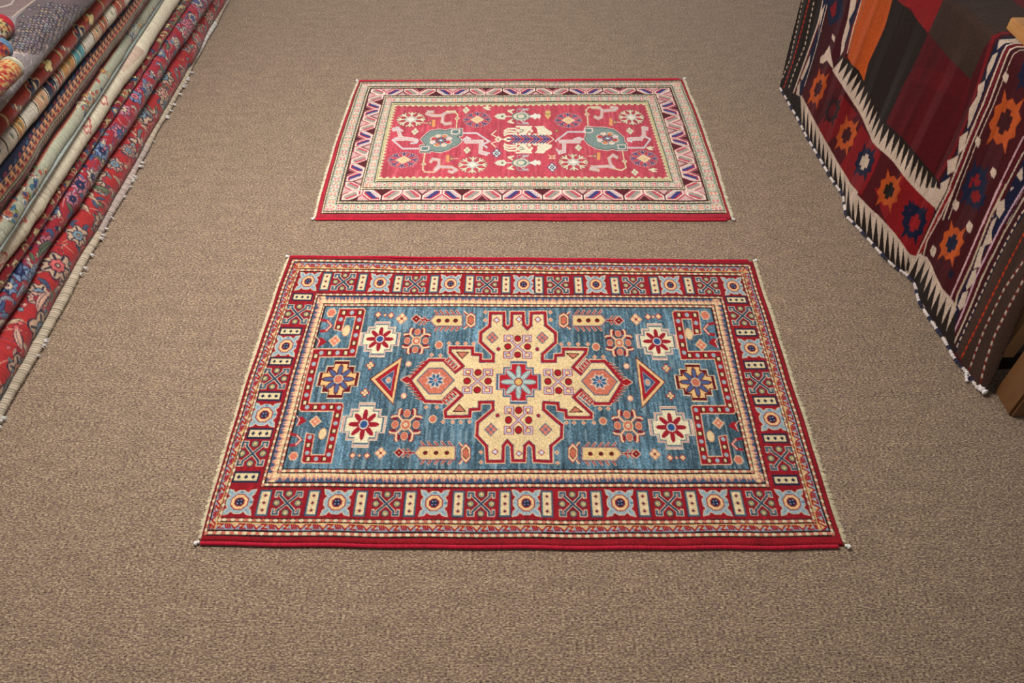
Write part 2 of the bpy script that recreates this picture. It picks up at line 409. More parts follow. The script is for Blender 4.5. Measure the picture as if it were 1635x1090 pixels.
    for ps in (((604.6, 502), (615.5, 502.6), (625, 503)), ((564.2, 726.5), (575, 726.5), (587, 726.5)), ((1034.4, 506), (1042.5, 506), (1051, 505.5)), ((1069.6, 729.8), (1080.3, 729.8), (1090, 729.8))):
        for i, (x, y) in enumerate(ps):
            r = 2.4 if i == 1 else 4.4
            f = cv.frame(x, y, 2 * r, 2 * r); diamond(f, 0, 0, 1.35, 1.35, (176, 30, 44)); diamond(f, 0, 0, .95, .95, (240, 204, 160))
    for x, y in ((642, 508.2), (608.7, 722.2), (1015.4, 510), (1045.6, 724)):
        m_four(cv, x, y, 9, (240, 208, 162), (220, 150, 120), .55); dot(cv, x, y, 2, (150, 50, 40))
    m_column(cv, 688, 737.6, 503.5, 520, 665, 508.5, -1); m_column(cv, 663, 726.5, 712, 732, 637.7, 721.5, -1)
    m_column(cv, 914.5, 967, 503.5, 519.5, 988, 511.9, 1); m_column(cv, 930, 992.6, 714, 734, 1015.7, 724, 1)
    m_goblet(cv, 750.9, 511, -1, 11); m_goblet(cv, 743, 722.6, -1, 14); m_goblet(cv, 900.8, 511.2, 1, 11); m_goblet(cv, 915.5, 722.5, 1, 14)
    # centre medallion
    T = lambda p: zz(740, 480, 7.788, p); Lc = lambda p: zz(630, 540, 7.788, p); Bc = lambda p: zz(740, 610, 7.788, p); Rc = lambda p: zz(850, 540, 5.19, p)
    med = T([(215, 745), (370, 745), (370, 660), (210, 510), (215, 395), (325, 310), (335, 150), (505, 150), (508, 300), (545, 340), (595, 300), (600, 150), (745, 150), (752, 290), (795, 340), (835, 300),
             (840, 150), (1015, 145), (1025, 300), (1145, 395), (1150, 510), (985, 660), (985, 745), (1140, 745), (1145, 670), (1240, 665), (1240, 590)])
    med += Rc([(450, 85), (440, 122), (340, 235), (402, 288), (485, 185), (600, 185), (750, 362), (640, 540), (520, 540), (405, 428), (345, 485), (490, 620), (490, 655), (280, 655), (275, 597), (215, 590), (210, 540)])
    med += Bc([(1000, 255), (1000, 340), (1150, 470), (1225, 530), (1220, 680), (1090, 790), (1095, 985), (880, 975), (870, 800), (815, 745), (765, 790), (760, 975), (610, 975), (600, 790), (545, 730), (500, 790),
               (495, 980), (295, 980), (285, 790), (165, 660), (175, 500), (365, 340), (365, 250)])
    med += Lc([(1060, 795), (1055, 880), (945, 885), (940, 970), (635, 975), (630, 900), (835, 705), (755, 630), (590, 790), (385, 785), (195, 520), (435, 268), (615, 268), (760, 415), (850, 345), (690, 175), (690, 115),
               (975, 115), (975, 195), (1075, 200)])
    BODY = (236, 209, 160)
    cv.L(med, 6.8, (240, 204, 168), True)
    # serrated flanks and finials
    def serr(a, b, n, nrm):
        a = np.array(a); b = np.array(b); nrm = np.array(nrm, float)
        for i in range(n):
            p = a + (b - a) * (i / n); q = a + (b - a) * ((i + 1) / n)
            cv.P([p, q, q + nrm * 1.35 + (q - p) * .25], (240, 204, 168))
        for i in range(n):
            p = a + (b - a) * (i / n); q = a + (b - a) * ((i + 1) / n)
            cv.P([p, q, q + nrm + (q - p) * .1], (176, 24, 40))
    serr(Lc([(430, 262)])[0], Lc([(215, 500)])[0], 6, (-9, 0)); serr(Lc([(380, 790)])[0], Lc([(205, 545)])[0], 6, (-9.5, 0))
    serr(Rc([(605, 182)])[0], Rc([(745, 345)])[0], 6, (9, 0)); serr(Rc([(645, 540)])[0], Rc([(745, 385)])[0], 6, (9.5, 0))
    for tipx, tipy, d in ((Lc([(140, 515)])[0][0], Lc([(140, 515)])[0][1], -1), (Rc([(795, 362)])[0][0], Rc([(795, 362)])[0][1], 1)):
        q = [(tipx - d * 9, tipy - 3), (tipx - d * 2, tipy - 5.5), (tipx + d * 6.5, tipy), (tipx - d * 2, tipy + 5.5), (tipx - d * 9, tipy + 3)]
        cv.L(q, 2, (240, 204, 168), True); cv.P(q, (176, 24, 40))
    cv.P(med, BODY)
    M = cv.mask(cv.to(med))
    cv.a[M] *= (1 + .05 * upnoise(Hh, W, 30, 40, 21) + .05 * upnoise(Hh, W, 300, 400, 22))[M][:, None]
    cv.L(med, 6.2, (88, 98, 122), True, clip=M); cv.L(med, 4.2, (178, 22, 44), True)
    # combs
    for a, b, nx, ny in ((Lc([(640, 275)])[0], Lc([(755, 395)])[0], 1, -1), (Lc([(600, 775)])[0], Lc([(745, 650)])[0], 1, 1), (Rc([(475, 195)])[0], Rc([(405, 275)])[0], -1, -1), (Rc([(505, 520)])[0], Rc([(410, 440)])[0], -1, 1)):
        a = np.array(a); b = np.array(b)
        cv.L([a + np.array([nx, ny]) * 6.5, b + np.array([nx, ny]) * 6.5], 1.0, (236, 200, 170))
        for i in range(4):
            p = a + (b - a) * (i + .2) / 3.6; cv.L([p, p + np.array([nx, ny]) * 5], 4.4, (236, 200, 170)); cv.L([p, p + np.array([nx, ny]) * 4.4], 2.9, (180, 24, 42))
    # lozenge eyes
    for pts, cx, cy in ((Lc([(285, 520), (430, 372), (600, 370), (745, 520), (585, 688), (430, 690)]), *Lc([(512, 522)])[0]), (Rc([(408, 350), (495, 255), (600, 255), (705, 355), (625, 468), (515, 466)]), *Rc([(556, 355)])[0])):
        cv.P(pts, SALM); M = cv.mask(cv.to(pts)); cv.a[M] *= (1 + .06 * upnoise(Hh, W, 200, 300, 31))[M][:, None]
        cv.L(pts, 1.7, (90, 118, 140), True)
        f = cv.frame(cx, cy, 32, 27)
        star = []
        for i in range(16):
            t = i * math.pi / 8 + math.pi / 8; r = 1.0 if i % 2 == 0 else .58
            star.append((r * math.cos(t), r * math.sin(t)))
        f.P(sc(star, 1.08), (236, 206, 176)); f.P(sc(star, .88), (70, 108, 142))
        for i in range(4): 
            t = i * math.pi / 4; f.L([(-.8 * math.cos(t), -.8 * math.sin(t)), (.8 * math.cos(t), .8 * math.sin(t))], 1.1, (206, 214, 214))
        f.E(0, 0, .16, .16, SALM, 8)
    # small things on the cream body
    for fx in (cv.frame(826.7, 552.5, 45, 38), cv.frame(828, 670.5, 46, 46), cv.frame(762.9, 608, 48, 41), cv.frame(891.4, 608.6, 47, 42)): m_xfret(fx)
    for fx, fy, rr in (*[(x, y, 9.2) for x, y in T([(360, 455), (980, 455)])], *[(x, y, 10) for x, y in Bc([(342, 585), (1020, 587)])]): m_four(cv, fx, fy, rr, (222, 132, 112), (100, 122, 140), .5)
    for x, y in T([(435, 597), (918, 597)]) + Bc([(425, 412), (932, 417)]): dot(cv, x, y, 2.8, (178, 24, 60), (120, 110, 130))
    for x, y in T([(413, 238), (690, 228), (925, 232)]) + Bc([(395, 860), (690, 883), (970, 870)]):
        f = cv.frame(x, y, 12, 11); diamond(f, 0, 0, 1, 1, (176, 30, 50)); diamond(f, 0, 0, .66, .66, (214, 214, 220))
    for p in (Lc([(775, 172), (922, 172), (840, 252)]), Lc([(808, 820), (732, 905), (885, 905)]), Rc([(283, 120), (387, 124), (337, 166)]), Rc([(353, 563), (308, 610), (415, 606)])):
        cv.P(p, (212, 130, 104)); cv.L(p, 1.5, (74, 40, 30), True)
    m_centercross(cv.frame(828, 609.5, 73, 71))
    # dots on the field
    SM = (226, 150, 124); RG = (234, 200, 160)
    for x, y in Lc([(680, 62), (785, 62), (885, 65), (985, 65), (465, 205), (575, 215), (395, 855), (530, 855), (605, 1035), (725, 1038), (825, 1038), (935, 1032)]) + \
        Rc([(240, 45), (305, 42), (380, 45), (460, 45), (517, 150), (588, 150), (560, 580), (628, 580), (283, 697), (345, 697), (425, 697), (510, 697)]) + \
        T([(275, 140), (270, 240), (1080, 140), (1085, 235)]) + Bc([(220, 865), (220, 985), (1160, 870), (1170, 1000)]):
        f = cv.frame(x, y, 6.6, 6.2); diamond(f, 0, 0, 1.2, 1.2, RG); diamond(f, 0, 0, .8, .8, SM)
    for x, y in Lc([(555, 82), (478, 1000)]) + Rc([(528, 66), (585, 682)]): dot(cv, x, y, 5.2, SALM, RG)
    for x, y in Lc([(180, 317), (120, 715)]) + Rc([(780, 228), (812, 495)]): dot(cv, x, y, 3.8, (240, 206, 170), SM)
    # bits in the corner panels
    for x, y in ((530.8, 498.6), (471, 728), (1125.3, 503.6), (1179, 733.6)): f = cv.frame(x, y, 16, 16); f.E(0, 0, 1, 1, RG, 6); f.E(0, 0, .78, .78, (224, 134, 108), 6)
    for x, y in ((536.5, 543.3), (505.5, 672.5), (1119.6, 550.2), (1146.7, 674.8)): m_four(cv, x, y, 9, (226, 140, 112), RG, .45); dot(cv, x, y, 1.6, CREAM)
    for x, y, k in ((554.4, 527.3, -1), (517, 692.5, -1), (1100, 533, 1), (1134.6, 696.2, 1)): f = cv.frame(x, y, 13, 19); f.E(0, 0, 1, 1, (224, 170, 130), 10); f.E(0, 0, .8, .85, (240, 212, 164), 10)
    for x, y, d in ((524, 519, 1), (476, 702, 1), (1131, 525, -1), (1175.8, 708.3, -1)):
        q = [(x - d * 8, y - 9), (x + d * 1, y - 7), (x + d * 7, y), (x - d * 1, y + 8), (x - d * 9, y + 9)]
        cv.L(q, 4.4, (180, 34, 50)); cv.L(q[1:4], 2.0, (240, 196, 170))
    for x, y, d in ((516, 545.6, 1), (484, 671.6, 1), (1139, 546.7, -1), (1170.7, 679.6, -1)):
        q = [(x - d * 6, y - 6), (x + d * 1, y - 7), (x + d * 8, y), (x, y + 5), (x - d * 8, y + 9), (x - d * 6, y + 1)]
        cv.P(q, (178, 24, 42)); cv.L([(x - d * 8, y - 8), (x - d * 3, y - 2), (x - d * 8, y + 8)], 1.3, (240, 200, 180))
    return cv, R0
# ------------------------------------------------------------------ the red rug's design
PRED = (192, 68, 84)
def guard2(cv, A, B, pitch, seed):
    r = np.random.default_rng(seed); cv.P(A, (168, 168, 150))
    for k in range(4):
        f, L = side_map(cv, A, B, k); n = int(L / pitch); d = 1 / n
        for i in range(n):
            s = (i + .5) * d; m = i % 4
            if m in (0, 2):     # four-part box
                c = (222, 122, 80) if (i // 4) % 2 else (206, 92, 100)
                cv.cpoly([f(s - .4 * d, .16), f(s + .4 * d, .16), f(s + .4 * d, .86), f(s - .4 * d, .86)], (234, 212, 194))
                for a in (-.2, .2):
                    for b in (.34, .68): cv.cpoly([f(s + (a - .13) * d, b - .12), f(s + (a + .13) * d, b - .12), f(s + (a + .13) * d, b + .12), f(s + (a - .13) * d, b + .12)], c)
            else:
                e = 1 if m == 1 else -1
                cv.cpoly([f(s - .45 * d * e, .5), f(s, .14), f(s + .42 * d * e, .3), f(s + .42 * d * e, .7), f(s, .86)], (220, 206, 178))
                cv.cpoly([f(s - .2 * d * e, .5), f(s + .1 * d * e, .3), f(s + .1 * d * e, .7)], (222, 158, 150) if r.random() < .5 else (190, 60, 70))

def leaves2(cv, A, B, ns, seed):
    cv.P(A, (170, 66, 80)); cv.keep = cv.mask(cv.to(A))
    CR = (240, 224, 204)
    for k in range(4):
        f, L = side_map(cv, A, B, k); n = ns[k]; d = 1 / n
        for i in range(n):
            e = 1 if i % 2 == 0 else -1
            s0 = i * d; c = s0 + d / 2
            def g(a, b): return f(c + e * a * d, b)
            hexa = [g(-.46, .06), g(-.46, .42), g(-.02, .96), g(.46, .96), g(.46, .58), g(.04, .06)]
            cv.cpoly(hexa, CR)
            dk = (i // 2 + k) % 2 == 0
            cols = ((190, 48, 66), (66, 62, 122), (206, 180, 176)) if dk else ((226, 178, 160), (156, 150, 140), (198, 80, 92))
            hx = [g(-.40, .12), g(-.40, .40), g(-.02, .88), g(.40, .88), g(.40, .60), g(.02, .12)]
            cv.cpoly(hx, cols[0])
            cv.cpoly([g(-.40, .24), g(-.40, .40), g(-.02, .88), g(.22, .88), g(-.2, .3)], cols[2])
            cv.cpoly([g(-.3, .2), g(-.08, .16), g(.36, .74), g(.3, .86), g(.16, .86)], cols[1])
            cv.cpoly([g(-.05, .13), g(.02, .13), g(.40, .62), g(.40, .72), g(.3, .62)], cols[0])
            # stems between leaves
            sc_ = (44, 28, 30) if i % 2 else (216, 130, 140)
            lw = d * L * .05
            if e > 0:
                cv.cpoly([f(s0 + .6 * d, 0), f(s0 + d, 0), f(s0 + 1.4 * d, 0), f(s0 + d, .5)], (96, 34, 40) if i % 4 else (212, 168, 160))
                cv.cline([f(s0 + d, 1), f(s0 + d, .5), f(s0 + .72 * d, .04)], lw, sc_); cv.cline([f(s0 + d, .5), f(s0 + 1.28 * d, .04)], lw, sc_)
            else:
                cv.cpoly([f(s0 + .6 * d, 1), f(s0 + 1.4 * d, 1), f(s0 + d, .5)], (96, 34, 40) if i % 4 == 1 else (212, 168, 160))
                cv.cline([f(s0 + d, 0), f(s0 + d, .5), f(s0 + .72 * d, .96)], lw, sc_); cv.cline([f(s0 + d, .5), f(s0 + 1.28 * d, .96)], lw, sc_)

def m_snow(f, c1, c2, c3, out):
    """eight-armed star with forked tips"""
    for w, col in ((4.4, out), (2.9, c1)):
        for i in range(8):
            t = i * math.pi / 4; c, s_ = math.cos(t), math.sin(t)
            f.L([(0, 0), (c * .92, s_ * .92)], w, col)
            for k in (.62,):
                for e in (-.55, .55):
                    f.L([(c * k, s_ * k), (math.cos(t + e * .30 / k) * (k + .30), math.sin(t + e * .30 / k) * (k + .30))], w * .8, col)
    diamond(f, 0, 0, .5, .5, c2); diamond(f, 0, 0, .3, .3, c3)

def design_red(NX, NY):
    R0 = [(502.6, 347.4), (1167.6, 348.5), (1090.3, 125.5), (572.6, 128.5)]
    W, Hh = NX * 2, NY * 2
    cv = Canvas(W, Hh, (176, 30, 50), H=homog(R0, [(0, Hh), (W, Hh), (W, 0), (0, 0)]))
    cv.a *= (1 + .1 * upnoise(Hh, W, 40, 60, 51))[..., None].clip(.6, 1.4)
    R1 = [(512.9, 340.8), (1160.3, 341), (1086.9, 128.6), (575.5, 130.8)]
    R2 = [(517, 337), (1156.5, 337), (1085, 130.5), (578.3, 132.6)]
    R3 = [(538.2, 325), (1134, 325), (1072, 136.8), (589, 138.6)]
    R4 = [(543.2, 320.8), (1130.5, 320.6), (1069.7, 139.2), (592, 141)]
    R5 = [(576, 302.5), (1092.6, 302), (1045.6, 150.4), (615, 152.6)]
    R6 = [(580.6, 299.2), (1089, 298.7), (1043.3, 153), (617.3, 155)]
    R7 = [(599, 290), (1073, 289.2), (1033, 161.6), (626.5, 163.9)]
    R8 = [(603.5, 286.2), (1068.5, 286), (1030.7, 164.6), (628.8, 167)]
    R9 = [(608, 282.4), (1064, 282.2), (1028, 168), (634, 169.6)]
    p = W / 165; CB = (232, 208, 168); YG = (214, 202, 156)
    beads(cv, R1, R2, p, CB, (206, 178, 140), (54, 40, 36), .36, .76)
    guard2(cv, R2, R3, W / 66, 5)
    beads(cv, R3, R4, p, CB, (196, 170, 140), (54, 44, 40), .36, .76)
    q = np.array(R4); R4i = [tuple(v) for v in q + (np.array(R5) - q) * .06]
    leaves2(cv, R4i, R5, (18, 14, 18, 14), 6); cv.keep = None
    beads(cv, R5, R6, p, CB, (196, 170, 140), (54, 44, 40), .36, .76)
    guard2(cv, R6, R7, W / 66, 8)
    beads(cv, R7, R8, p, YG, (216, 196, 140), (60, 50, 40), .36, .76)
    cv.P(R8, PRED); M = cv.mask(cv.to(R8))
    ab = .10 * upnoise(Hh, W, 10, 260, 61) + .07 * upnoise(Hh, W, 4, 40, 62) + .08 * upnoise(Hh, W, 200, 300, 63)
    cv.a[M] *= np.exp(ab)[M][:, None]
    pk = upnoise(Hh, W, 12, 200, 64)[M][:, None] > .9
    cv.a[M] = np.where(pk, cv.a[M] * .6 + lin((220, 110, 120)) * .4, cv.a[M])
    for Rk in (R1, R2, R3, R4, R5, R6, R7): cv.L(Rk, 1.0, (46, 38, 36), True)
    for k in range(4):
        f, L = side_map(cv, R8, R9, k); n = (44, 26, 44, 26)[k]; d = 1 / n
        cv.cpoly([f(0, 0), f(1, 0), f(1, .45), f(0, .45)], YG)
        for i in range(n): cv.cpoly([f((i + .1) * d, .4), f((i + .9) * d, .4), f((i + .62) * d, 1.15), f((i + .38) * d, 1.15)], YG)
    G = lambda p_: zz(600, 150, 6.8125, p_); Q = lambda p_: zz(830, 150, 6.8125, p_)
    g1 = lambda x, y: G([(x, y)])[0]; q1 = lambda x, y: Q([(x, y)])[0]
    LIL = (206, 190, 190); PINK = (226, 176, 168); TEAL = (128, 146, 138)
    # stars
    for (x, y), w, h in ((g1(390, 275), 46, 24), (g1(1055, 768), 48, 27), (q1(1205, 252), 41, 24), (q1(580, 740), 48, 27)):
        m_snow(cv.frame(x, y, w, h), (224, 210, 176), (196, 190, 180), (230, 220, 200), (110, 64, 56))
    for (x, y), w, h in ((g1(305, 715), 50, 26), (g1(1105, 278), 45, 25), (q1(525, 285), 44, 24), (q1(1340, 700), 45, 27)):
        m_snow(cv.frame(x, y, w, h), (88, 74, 118), (236, 196, 156), (222, 190, 140), (228, 160, 140))
    # long-necked animals (white)
    def animal(pts, w, c=LIL, o=(226, 196, 180)):
        cv.L(pts, w + 1.4, o); cv.L(pts, w, c); cv.L(pts, w * .35, PINK)
    for F in ([G([(205, 385), (250, 375), (275, 455), (300, 480), (420, 495), (450, 505)]), 4.6], [G([(230, 490), (300, 490)]), 4.2],
              [G([(1160, 515), (985, 515), (1000, 480)]), 4.6], [G([(1145, 525), (1140, 630), (1200, 645)]), 5.0],
              [Q([(1370, 375), (1335, 370), (1340, 450), (1310, 485), (1200, 490), (1175, 495)]), 4.6], [Q([(440, 515), (640, 515), (655, 490)]), 4.6], [Q([(480, 520), (480, 620), (430, 635)]), 5.0]):
        animal(*F)
    for F in (G([(1240, 512), (1160, 545), (1210, 580)]), G([(1235, 512), (1100, 425), (940, 425)]), G([(195, 500), (300, 592), (490, 592)]), G([(195, 500), (240, 475)]),
              Q([(390, 510), (520, 410), (690, 410)]), Q([(1410, 490), (1340, 585), (1160, 585)]), Q([(1410, 490), (1350, 460)]), G([(950, 500), (985, 475), (1030, 485)]), G([(390, 535), (450, 530), (465, 505)]),
              Q([(590, 490), (640, 475), (680, 490)]), Q([(1165, 500), (1210, 520)]), G([(1200, 650), (1235, 640)]), Q([(400, 600), (430, 640)]), G([(200, 390), (235, 360), (300, 400)])):
        cv.L(F, 2.6, (226, 204, 190)); cv.L(F, 1.5, (196, 192, 204))
    # pink-lilac branching animals
    def beast(paths, w=3.4):
        for F in paths: cv.L(F, w + 1.4, (216, 186, 140))
        for F in paths: cv.L(F, w, (196, 160, 166))
        for F in paths: cv.L(F, w * .34, (226, 200, 196))
    beast([G([(625, 190), (575, 190), (560, 212), (620, 232), (725, 232)]), G([(725, 225), (780, 195), (860, 190)]), G([(735, 240), (725, 300), (760, 325), (815, 315)])])
    cv.L(G([(780, 190), (860, 190), (895, 225), (885, 265), (880, 370)]), 1.9, (220, 206, 160))
    beast([G([(600, 735), (625, 705), (690, 715), (690, 770), (650, 820)]), G([(650, 835), (700, 790), (830, 795), (880, 825), (830, 850), (800, 840)])])
    cv.L(G([(640, 850), (540, 850), (515, 820), (520, 765), (540, 640)]), 1.9, (220, 206, 160))
    beast([Q([(790, 150), (860, 150), (900, 185), (1030, 175), (1050, 155), (990, 145)]), Q([(890, 180), (885, 250), (850, 265), (815, 250)])])
    cv.L(Q([(850, 150), (750, 145), (715, 180), (730, 225), (740, 355)]), 1.9, (220, 206, 160))
    beast([Q([(1050, 690), (1010, 665), (965, 700), (985, 770), (1020, 800)]), Q([(1010, 800), (950, 785), (780, 795), (770, 815), (850, 830)])])
    cv.L(Q([(1020, 810), (1100, 830), (1150, 800), (1130, 730), (1110, 620)]), 1.9, (220, 206, 160))
    for x, y in (g1(888, 265), g1(525, 762), q1(728, 222), q1(1132, 732)): f = cv.frame(x, y, 9, 6.5); diamond(f, 0, 0, 1, 1, (224, 206, 160)); diamond(f, 0, 0, .55, .55, (180, 150, 130))
    # flower medallions
    for pts, c, leaf in ((G([(500, 490), (560, 430), (600, 400), (690, 385), (770, 395), (820, 380), (940, 380), (940, 450), (890, 460), (925, 490), (930, 515), (880, 560), (830, 575), (790, 605), (700, 630), (600, 615), (590, 632), (490, 632), (490, 560), (550, 555)]), g1(712, 503), ((870, 410), (540, 590))),
                         (Q([(700, 400), (720, 358), (820, 365), (900, 365), (1010, 385), (1060, 420), (1120, 470), (1130, 520), (1155, 545), (1155, 610), (1050, 610), (1010, 595), (950, 610), (830, 590), (740, 540), (700, 490), (720, 440)]), q1(950, 482), ((745, 395), (1105, 575)))):
        cv.L(pts, 3.0, (232, 206, 190), True); cv.P(pts, TEAL); cv.L(pts, 1.2, (86, 80, 84), True)
        f = cv.frame(c[0], c[1], 38, 21.5)
        for i in range(8):
            t = i * math.pi / 4 + .39; cc = ((200, 60, 60), (226, 200, 176), (210, 130, 80), (226, 200, 190))[i % 4]
            f.E(.68 * math.cos(t), .68 * math.sin(t), .3, .3, (230, 206, 184), 10)
            f.E(.68 * math.cos(t), .68 * math.sin(t), .22, .22, cc, 8)
        f.E(0, 0, .5, .5, (150, 60, 60), 10)
        for i in range(8):
            t = i * math.pi / 4; f.L([(0, 0), (.72 * math.cos(t), .72 * math.sin(t))], 1.9, (54, 70, 90)); f.L([(0, 0), (.7 * math.cos(t), .7 * math.sin(t))], 1.0, (120, 170, 190))
        f.E(0, 0, .12, .12, (230, 230, 220), 6)
        for a in leaf:
            x, y = g1(*a) if c[0] < 800 else q1(*a); f = cv.frame(x, y, 14, 8.5); f.P([(-1, -.9), (1, -.9), (1, .5), (.3, 1), (-1, .9)], (232, 206, 190)); f.P([(-.72, -.6), (.72, -.6), (.72, .4), (.2, .7), (-.72, .6)], (98, 130, 128))
    # jugs, small crosses
    for (x, y), d in ((g1(610, 315), -1), (g1(810, 700), 1), (q1(1010, 305), 1), (q1(830, 675), -1)):
        cv.P([(x - d * 6, y - 5.5), (x - d * 1, y - 6), (x - d * 1, y + 6), (x - d * 6, y + 5.5)] if d > 0 else [(x + 6, y - 5.5), (x + 1, y - 6), (x + 1, y + 6), (x + 6, y + 5.5)], (228, 156, 92))
        cv.P([(x + d * 0, y - 5), (x + d * 8, y), (x + d * 0, y + 5)], (120, 96, 96)); cv.P([(x + d * 1, y - 2.6), (x + d * 5, y), (x + d * 1, y + 2.6)], (226, 150, 96)); cv.L([(x + d * 6, y), (x + d * 13, y)], 1.2, (226, 180, 150))
    for x, y in (g1(433, 407), g1(995, 608), q1(1190, 400), q1(635, 583), g1(983, 175), q1(1245, 850)): m_four(cv, x, y, 5.6, (228, 216, 184), (180, 170, 140), .55)
    for x, y in (g1(1315, 642), q1(350, 798)): m_four(cv, x, y, 7.5, (220, 214, 200), (60, 70, 110), .5); m_four(cv, x, y, 4.2, (50, 70, 110), (220, 214, 200), .5)
    for x, y in (g1(1210, 155), q1(1440, 825), q1(1405, 590)): cv.P([(x - 7, y - 1), (x, y - 3.4), (x + 8, y - 1.6), (x + 2, y), (x + 7, y + 2.6), (x, y + 3)], (222, 212, 176))
    x, y = q1(305, 225); cv.P([(x - 4.5, y - 5), (x, y - 7), (x + 4.5, y - 5), (x + 4.5, y + 2), (x, y + 7), (x - 4.5, y + 2)], (214, 176, 110)); cv.L([(x - 4, y - 2), (x, y), (x + 4, y - 2)], 1, (120, 60, 50))
    x, y = q1(400, 400); f = cv.frame(x, y, 7, 5.5); diamond(f, 0, 0, 1, 1, (96, 80, 50)); diamond(f, 0, 0, .55, .55, (220, 190, 110))
    x, y = q1(350, 680); f = cv.frame(x, y, 12, 8); f.P([(-1, -.8), (0, -.3), (1, -.8), (.6, .2), (1, .9), (-1, .9), (-.6, .2)], (226, 190, 150)); f.P([(-.5, 0), (.5, 0), (0, .7)], (190, 50, 60))
    # centre: ivory two-headed bird figure (spine with herringbone)
    IV = (230, 218, 186)
    Lx = lambda pts: G(pts); 
    # left half from crop 7, right half from crop 8
    cv.P(G([(1375, 490), (1440, 465), (1530, 435), (1700, 430), (1800, 430)]) + Q([(240, 430), (300, 440), (365, 480), (370, 495), (300, 545), (220, 545)]) + G([(1800, 560), (1700, 560), (1530, 550), (1440, 520)]), IV)
    for sy in (0, 1):
        fy = (lambda y: y) if sy == 0 else (lambda y: 990 - y)
        def Gm(pts): return G([(a, fy(b)) for a, b in pts])
        def Qm(pts): return Q([(a, fy(b)) for a, b in pts])
        for F in (Gm([(1400, 400), (1440, 375), (1520, 375), (1580, 430)]), Gm([(1395, 425), (1450, 400), (1530, 410)]), Gm([(1400, 445), (1450, 430), (1530, 430)]), Gm([(1530, 352), (1600, 355), (1640, 430)]), Gm([(1545, 385), (1600, 395)])):
            cv.L(F, 2.6, IV)
        cv.P(Gm([(1560, 450), (1600, 370), (1660, 345), (1700, 380), (1680, 450)]), IV)
        cv.P(Qm([(0, 350), (60, 345), (140, 345), (110, 380), (150, 400), (100, 440), (0, 450)]), IV)
        cv.P(Qm([(160, 350), (260, 345), (280, 370), (345, 410), (350, 440), (240, 450), (190, 420), (190, 380)]), IV)
        cv.L(Qm([(130, 450), (160, 400), (190, 430)]), 1.6, (190, 60, 70)); cv.L(Gm([(1640, 440), (1670, 400), (1700, 440)]), 1.4, (190, 60, 70))
        cv.L(Qm([(0, 385), (40, 390), (30, 410), (0, 415)]), 1.2, (100, 110, 100))
    sp0 = g1(1430, 490); sp1 = q1(350, 490); cv.L([sp0, sp1], 2.2, (92, 56, 110))
    for i in range(13):
        x = sp0[0] + 6 + (sp1[0] - sp0[0] - 6) * i / 13; y = sp0[1]
        for e in (-1, 1): cv.L([(x + 4.5, y + e * .6), (x - 4, y + e * 6.2)], 2.4, (92, 62, 120) if i % 3 else (190, 50, 70)); 
    f0 = g1(1335, 490); f = cv.frame(f0[0], f0[1], 12, 10); diamond(f, 0, 0, 1, 1, IV); diamond(f, 0, 0, .5, .5, (190, 130, 120))
    cv.L(G([(1310, 395), (1260, 440), (1320, 470)]), 1.5, IV); cv.L(G([(1305, 575), (1258, 535), (1320, 510)]), 1.5, IV); cv.L(G([(1340, 490), (1400, 490)]), 1.5, IV)
    # tulip sprays above and below
    for yy in (242, 748):
        for F, rev in ((G, 1),):
            x, y = g1(1370, yy); cv.P([(x - 12, y), (x - 6, y - 4), (x + 4, y - 5), (x + 8, y), (x + 4, y + 5), (x - 6, y + 4)], (214, 212, 184)); dot(cv, x + 1, y, 1.8, (90, 90, 70)); cv.L([(x + 6, y), (x + 20, y)], 1.6, (224, 216, 190))
        xm, ym = g1(1580, yy); f = cv.frame(xm, ym, 30, 15); f.E(0, 0, 1, .95, (110, 140, 130), 12); f.E(0, 0, .84, .76, (222, 214, 180), 12)
        f.P([(-.1, 0), (.4, -.5), (.8, 0), (.4, .5)], (222, 150, 140)); f.E(-.25, 0, .2, .3, (170, 190, 170), 8)
        xm2, ym2 = q1(20, yy); f = cv.frame(xm2, ym2, 22, 14); f.E(0, 0, 1, .95, (226, 200, 176), 12); f.E(0, 0, .8, .74, (120, 146, 136), 12); f.E(-.1, 0, .5, .5, (220, 206, 176), 8)
        for e in (-1, 1):
            cv.L([(xm - 14, ym + e * 5), (xm - 20, ym + e * 9), (xm - 12, ym + e * 10.5)], 2.2, (222, 214, 180)); f = cv.frame(xm - 18, ym + e * 8.5, 9, 5); diamond(f, 0, 0, 1, 1, (222, 212, 176))
            cv.L([(xm + 6, ym + e * 6), (xm + 4, ym + e * 10), (xm + 12, ym + e * 12.5)], 1.5, (190, 184, 180))
            cv.L([(xm2 - 2, ym2 + e * 6), (xm2 + 3, ym2 + e * 11), (xm2 + 10, ym2 + e * 10)], 1.5, (190, 184, 180))
            cv.L([(xm2 - 8, ym2 + e * 7), (xm2 - 6, ym2 + e * 12), (xm2 + 6, ym2 + e * 12.5)], 1.3, (160, 150, 160))
        x, y = q1(160, yy); cv.P([(x - 10, y), (x - 2, y - 3), (x + 1, y - 5), (x + 4, y - 3), (x + 8, y - 4), (x + 10, y), (x + 8, y + 4), (x + 4, y + 2), (x + 1, y + 5), (x - 2, y + 3)], (226, 222, 206))
    return cv, R0
# ------------------------------------------------------------------ scene helpers
SC = bpy.context.scene
COL = SC.collection

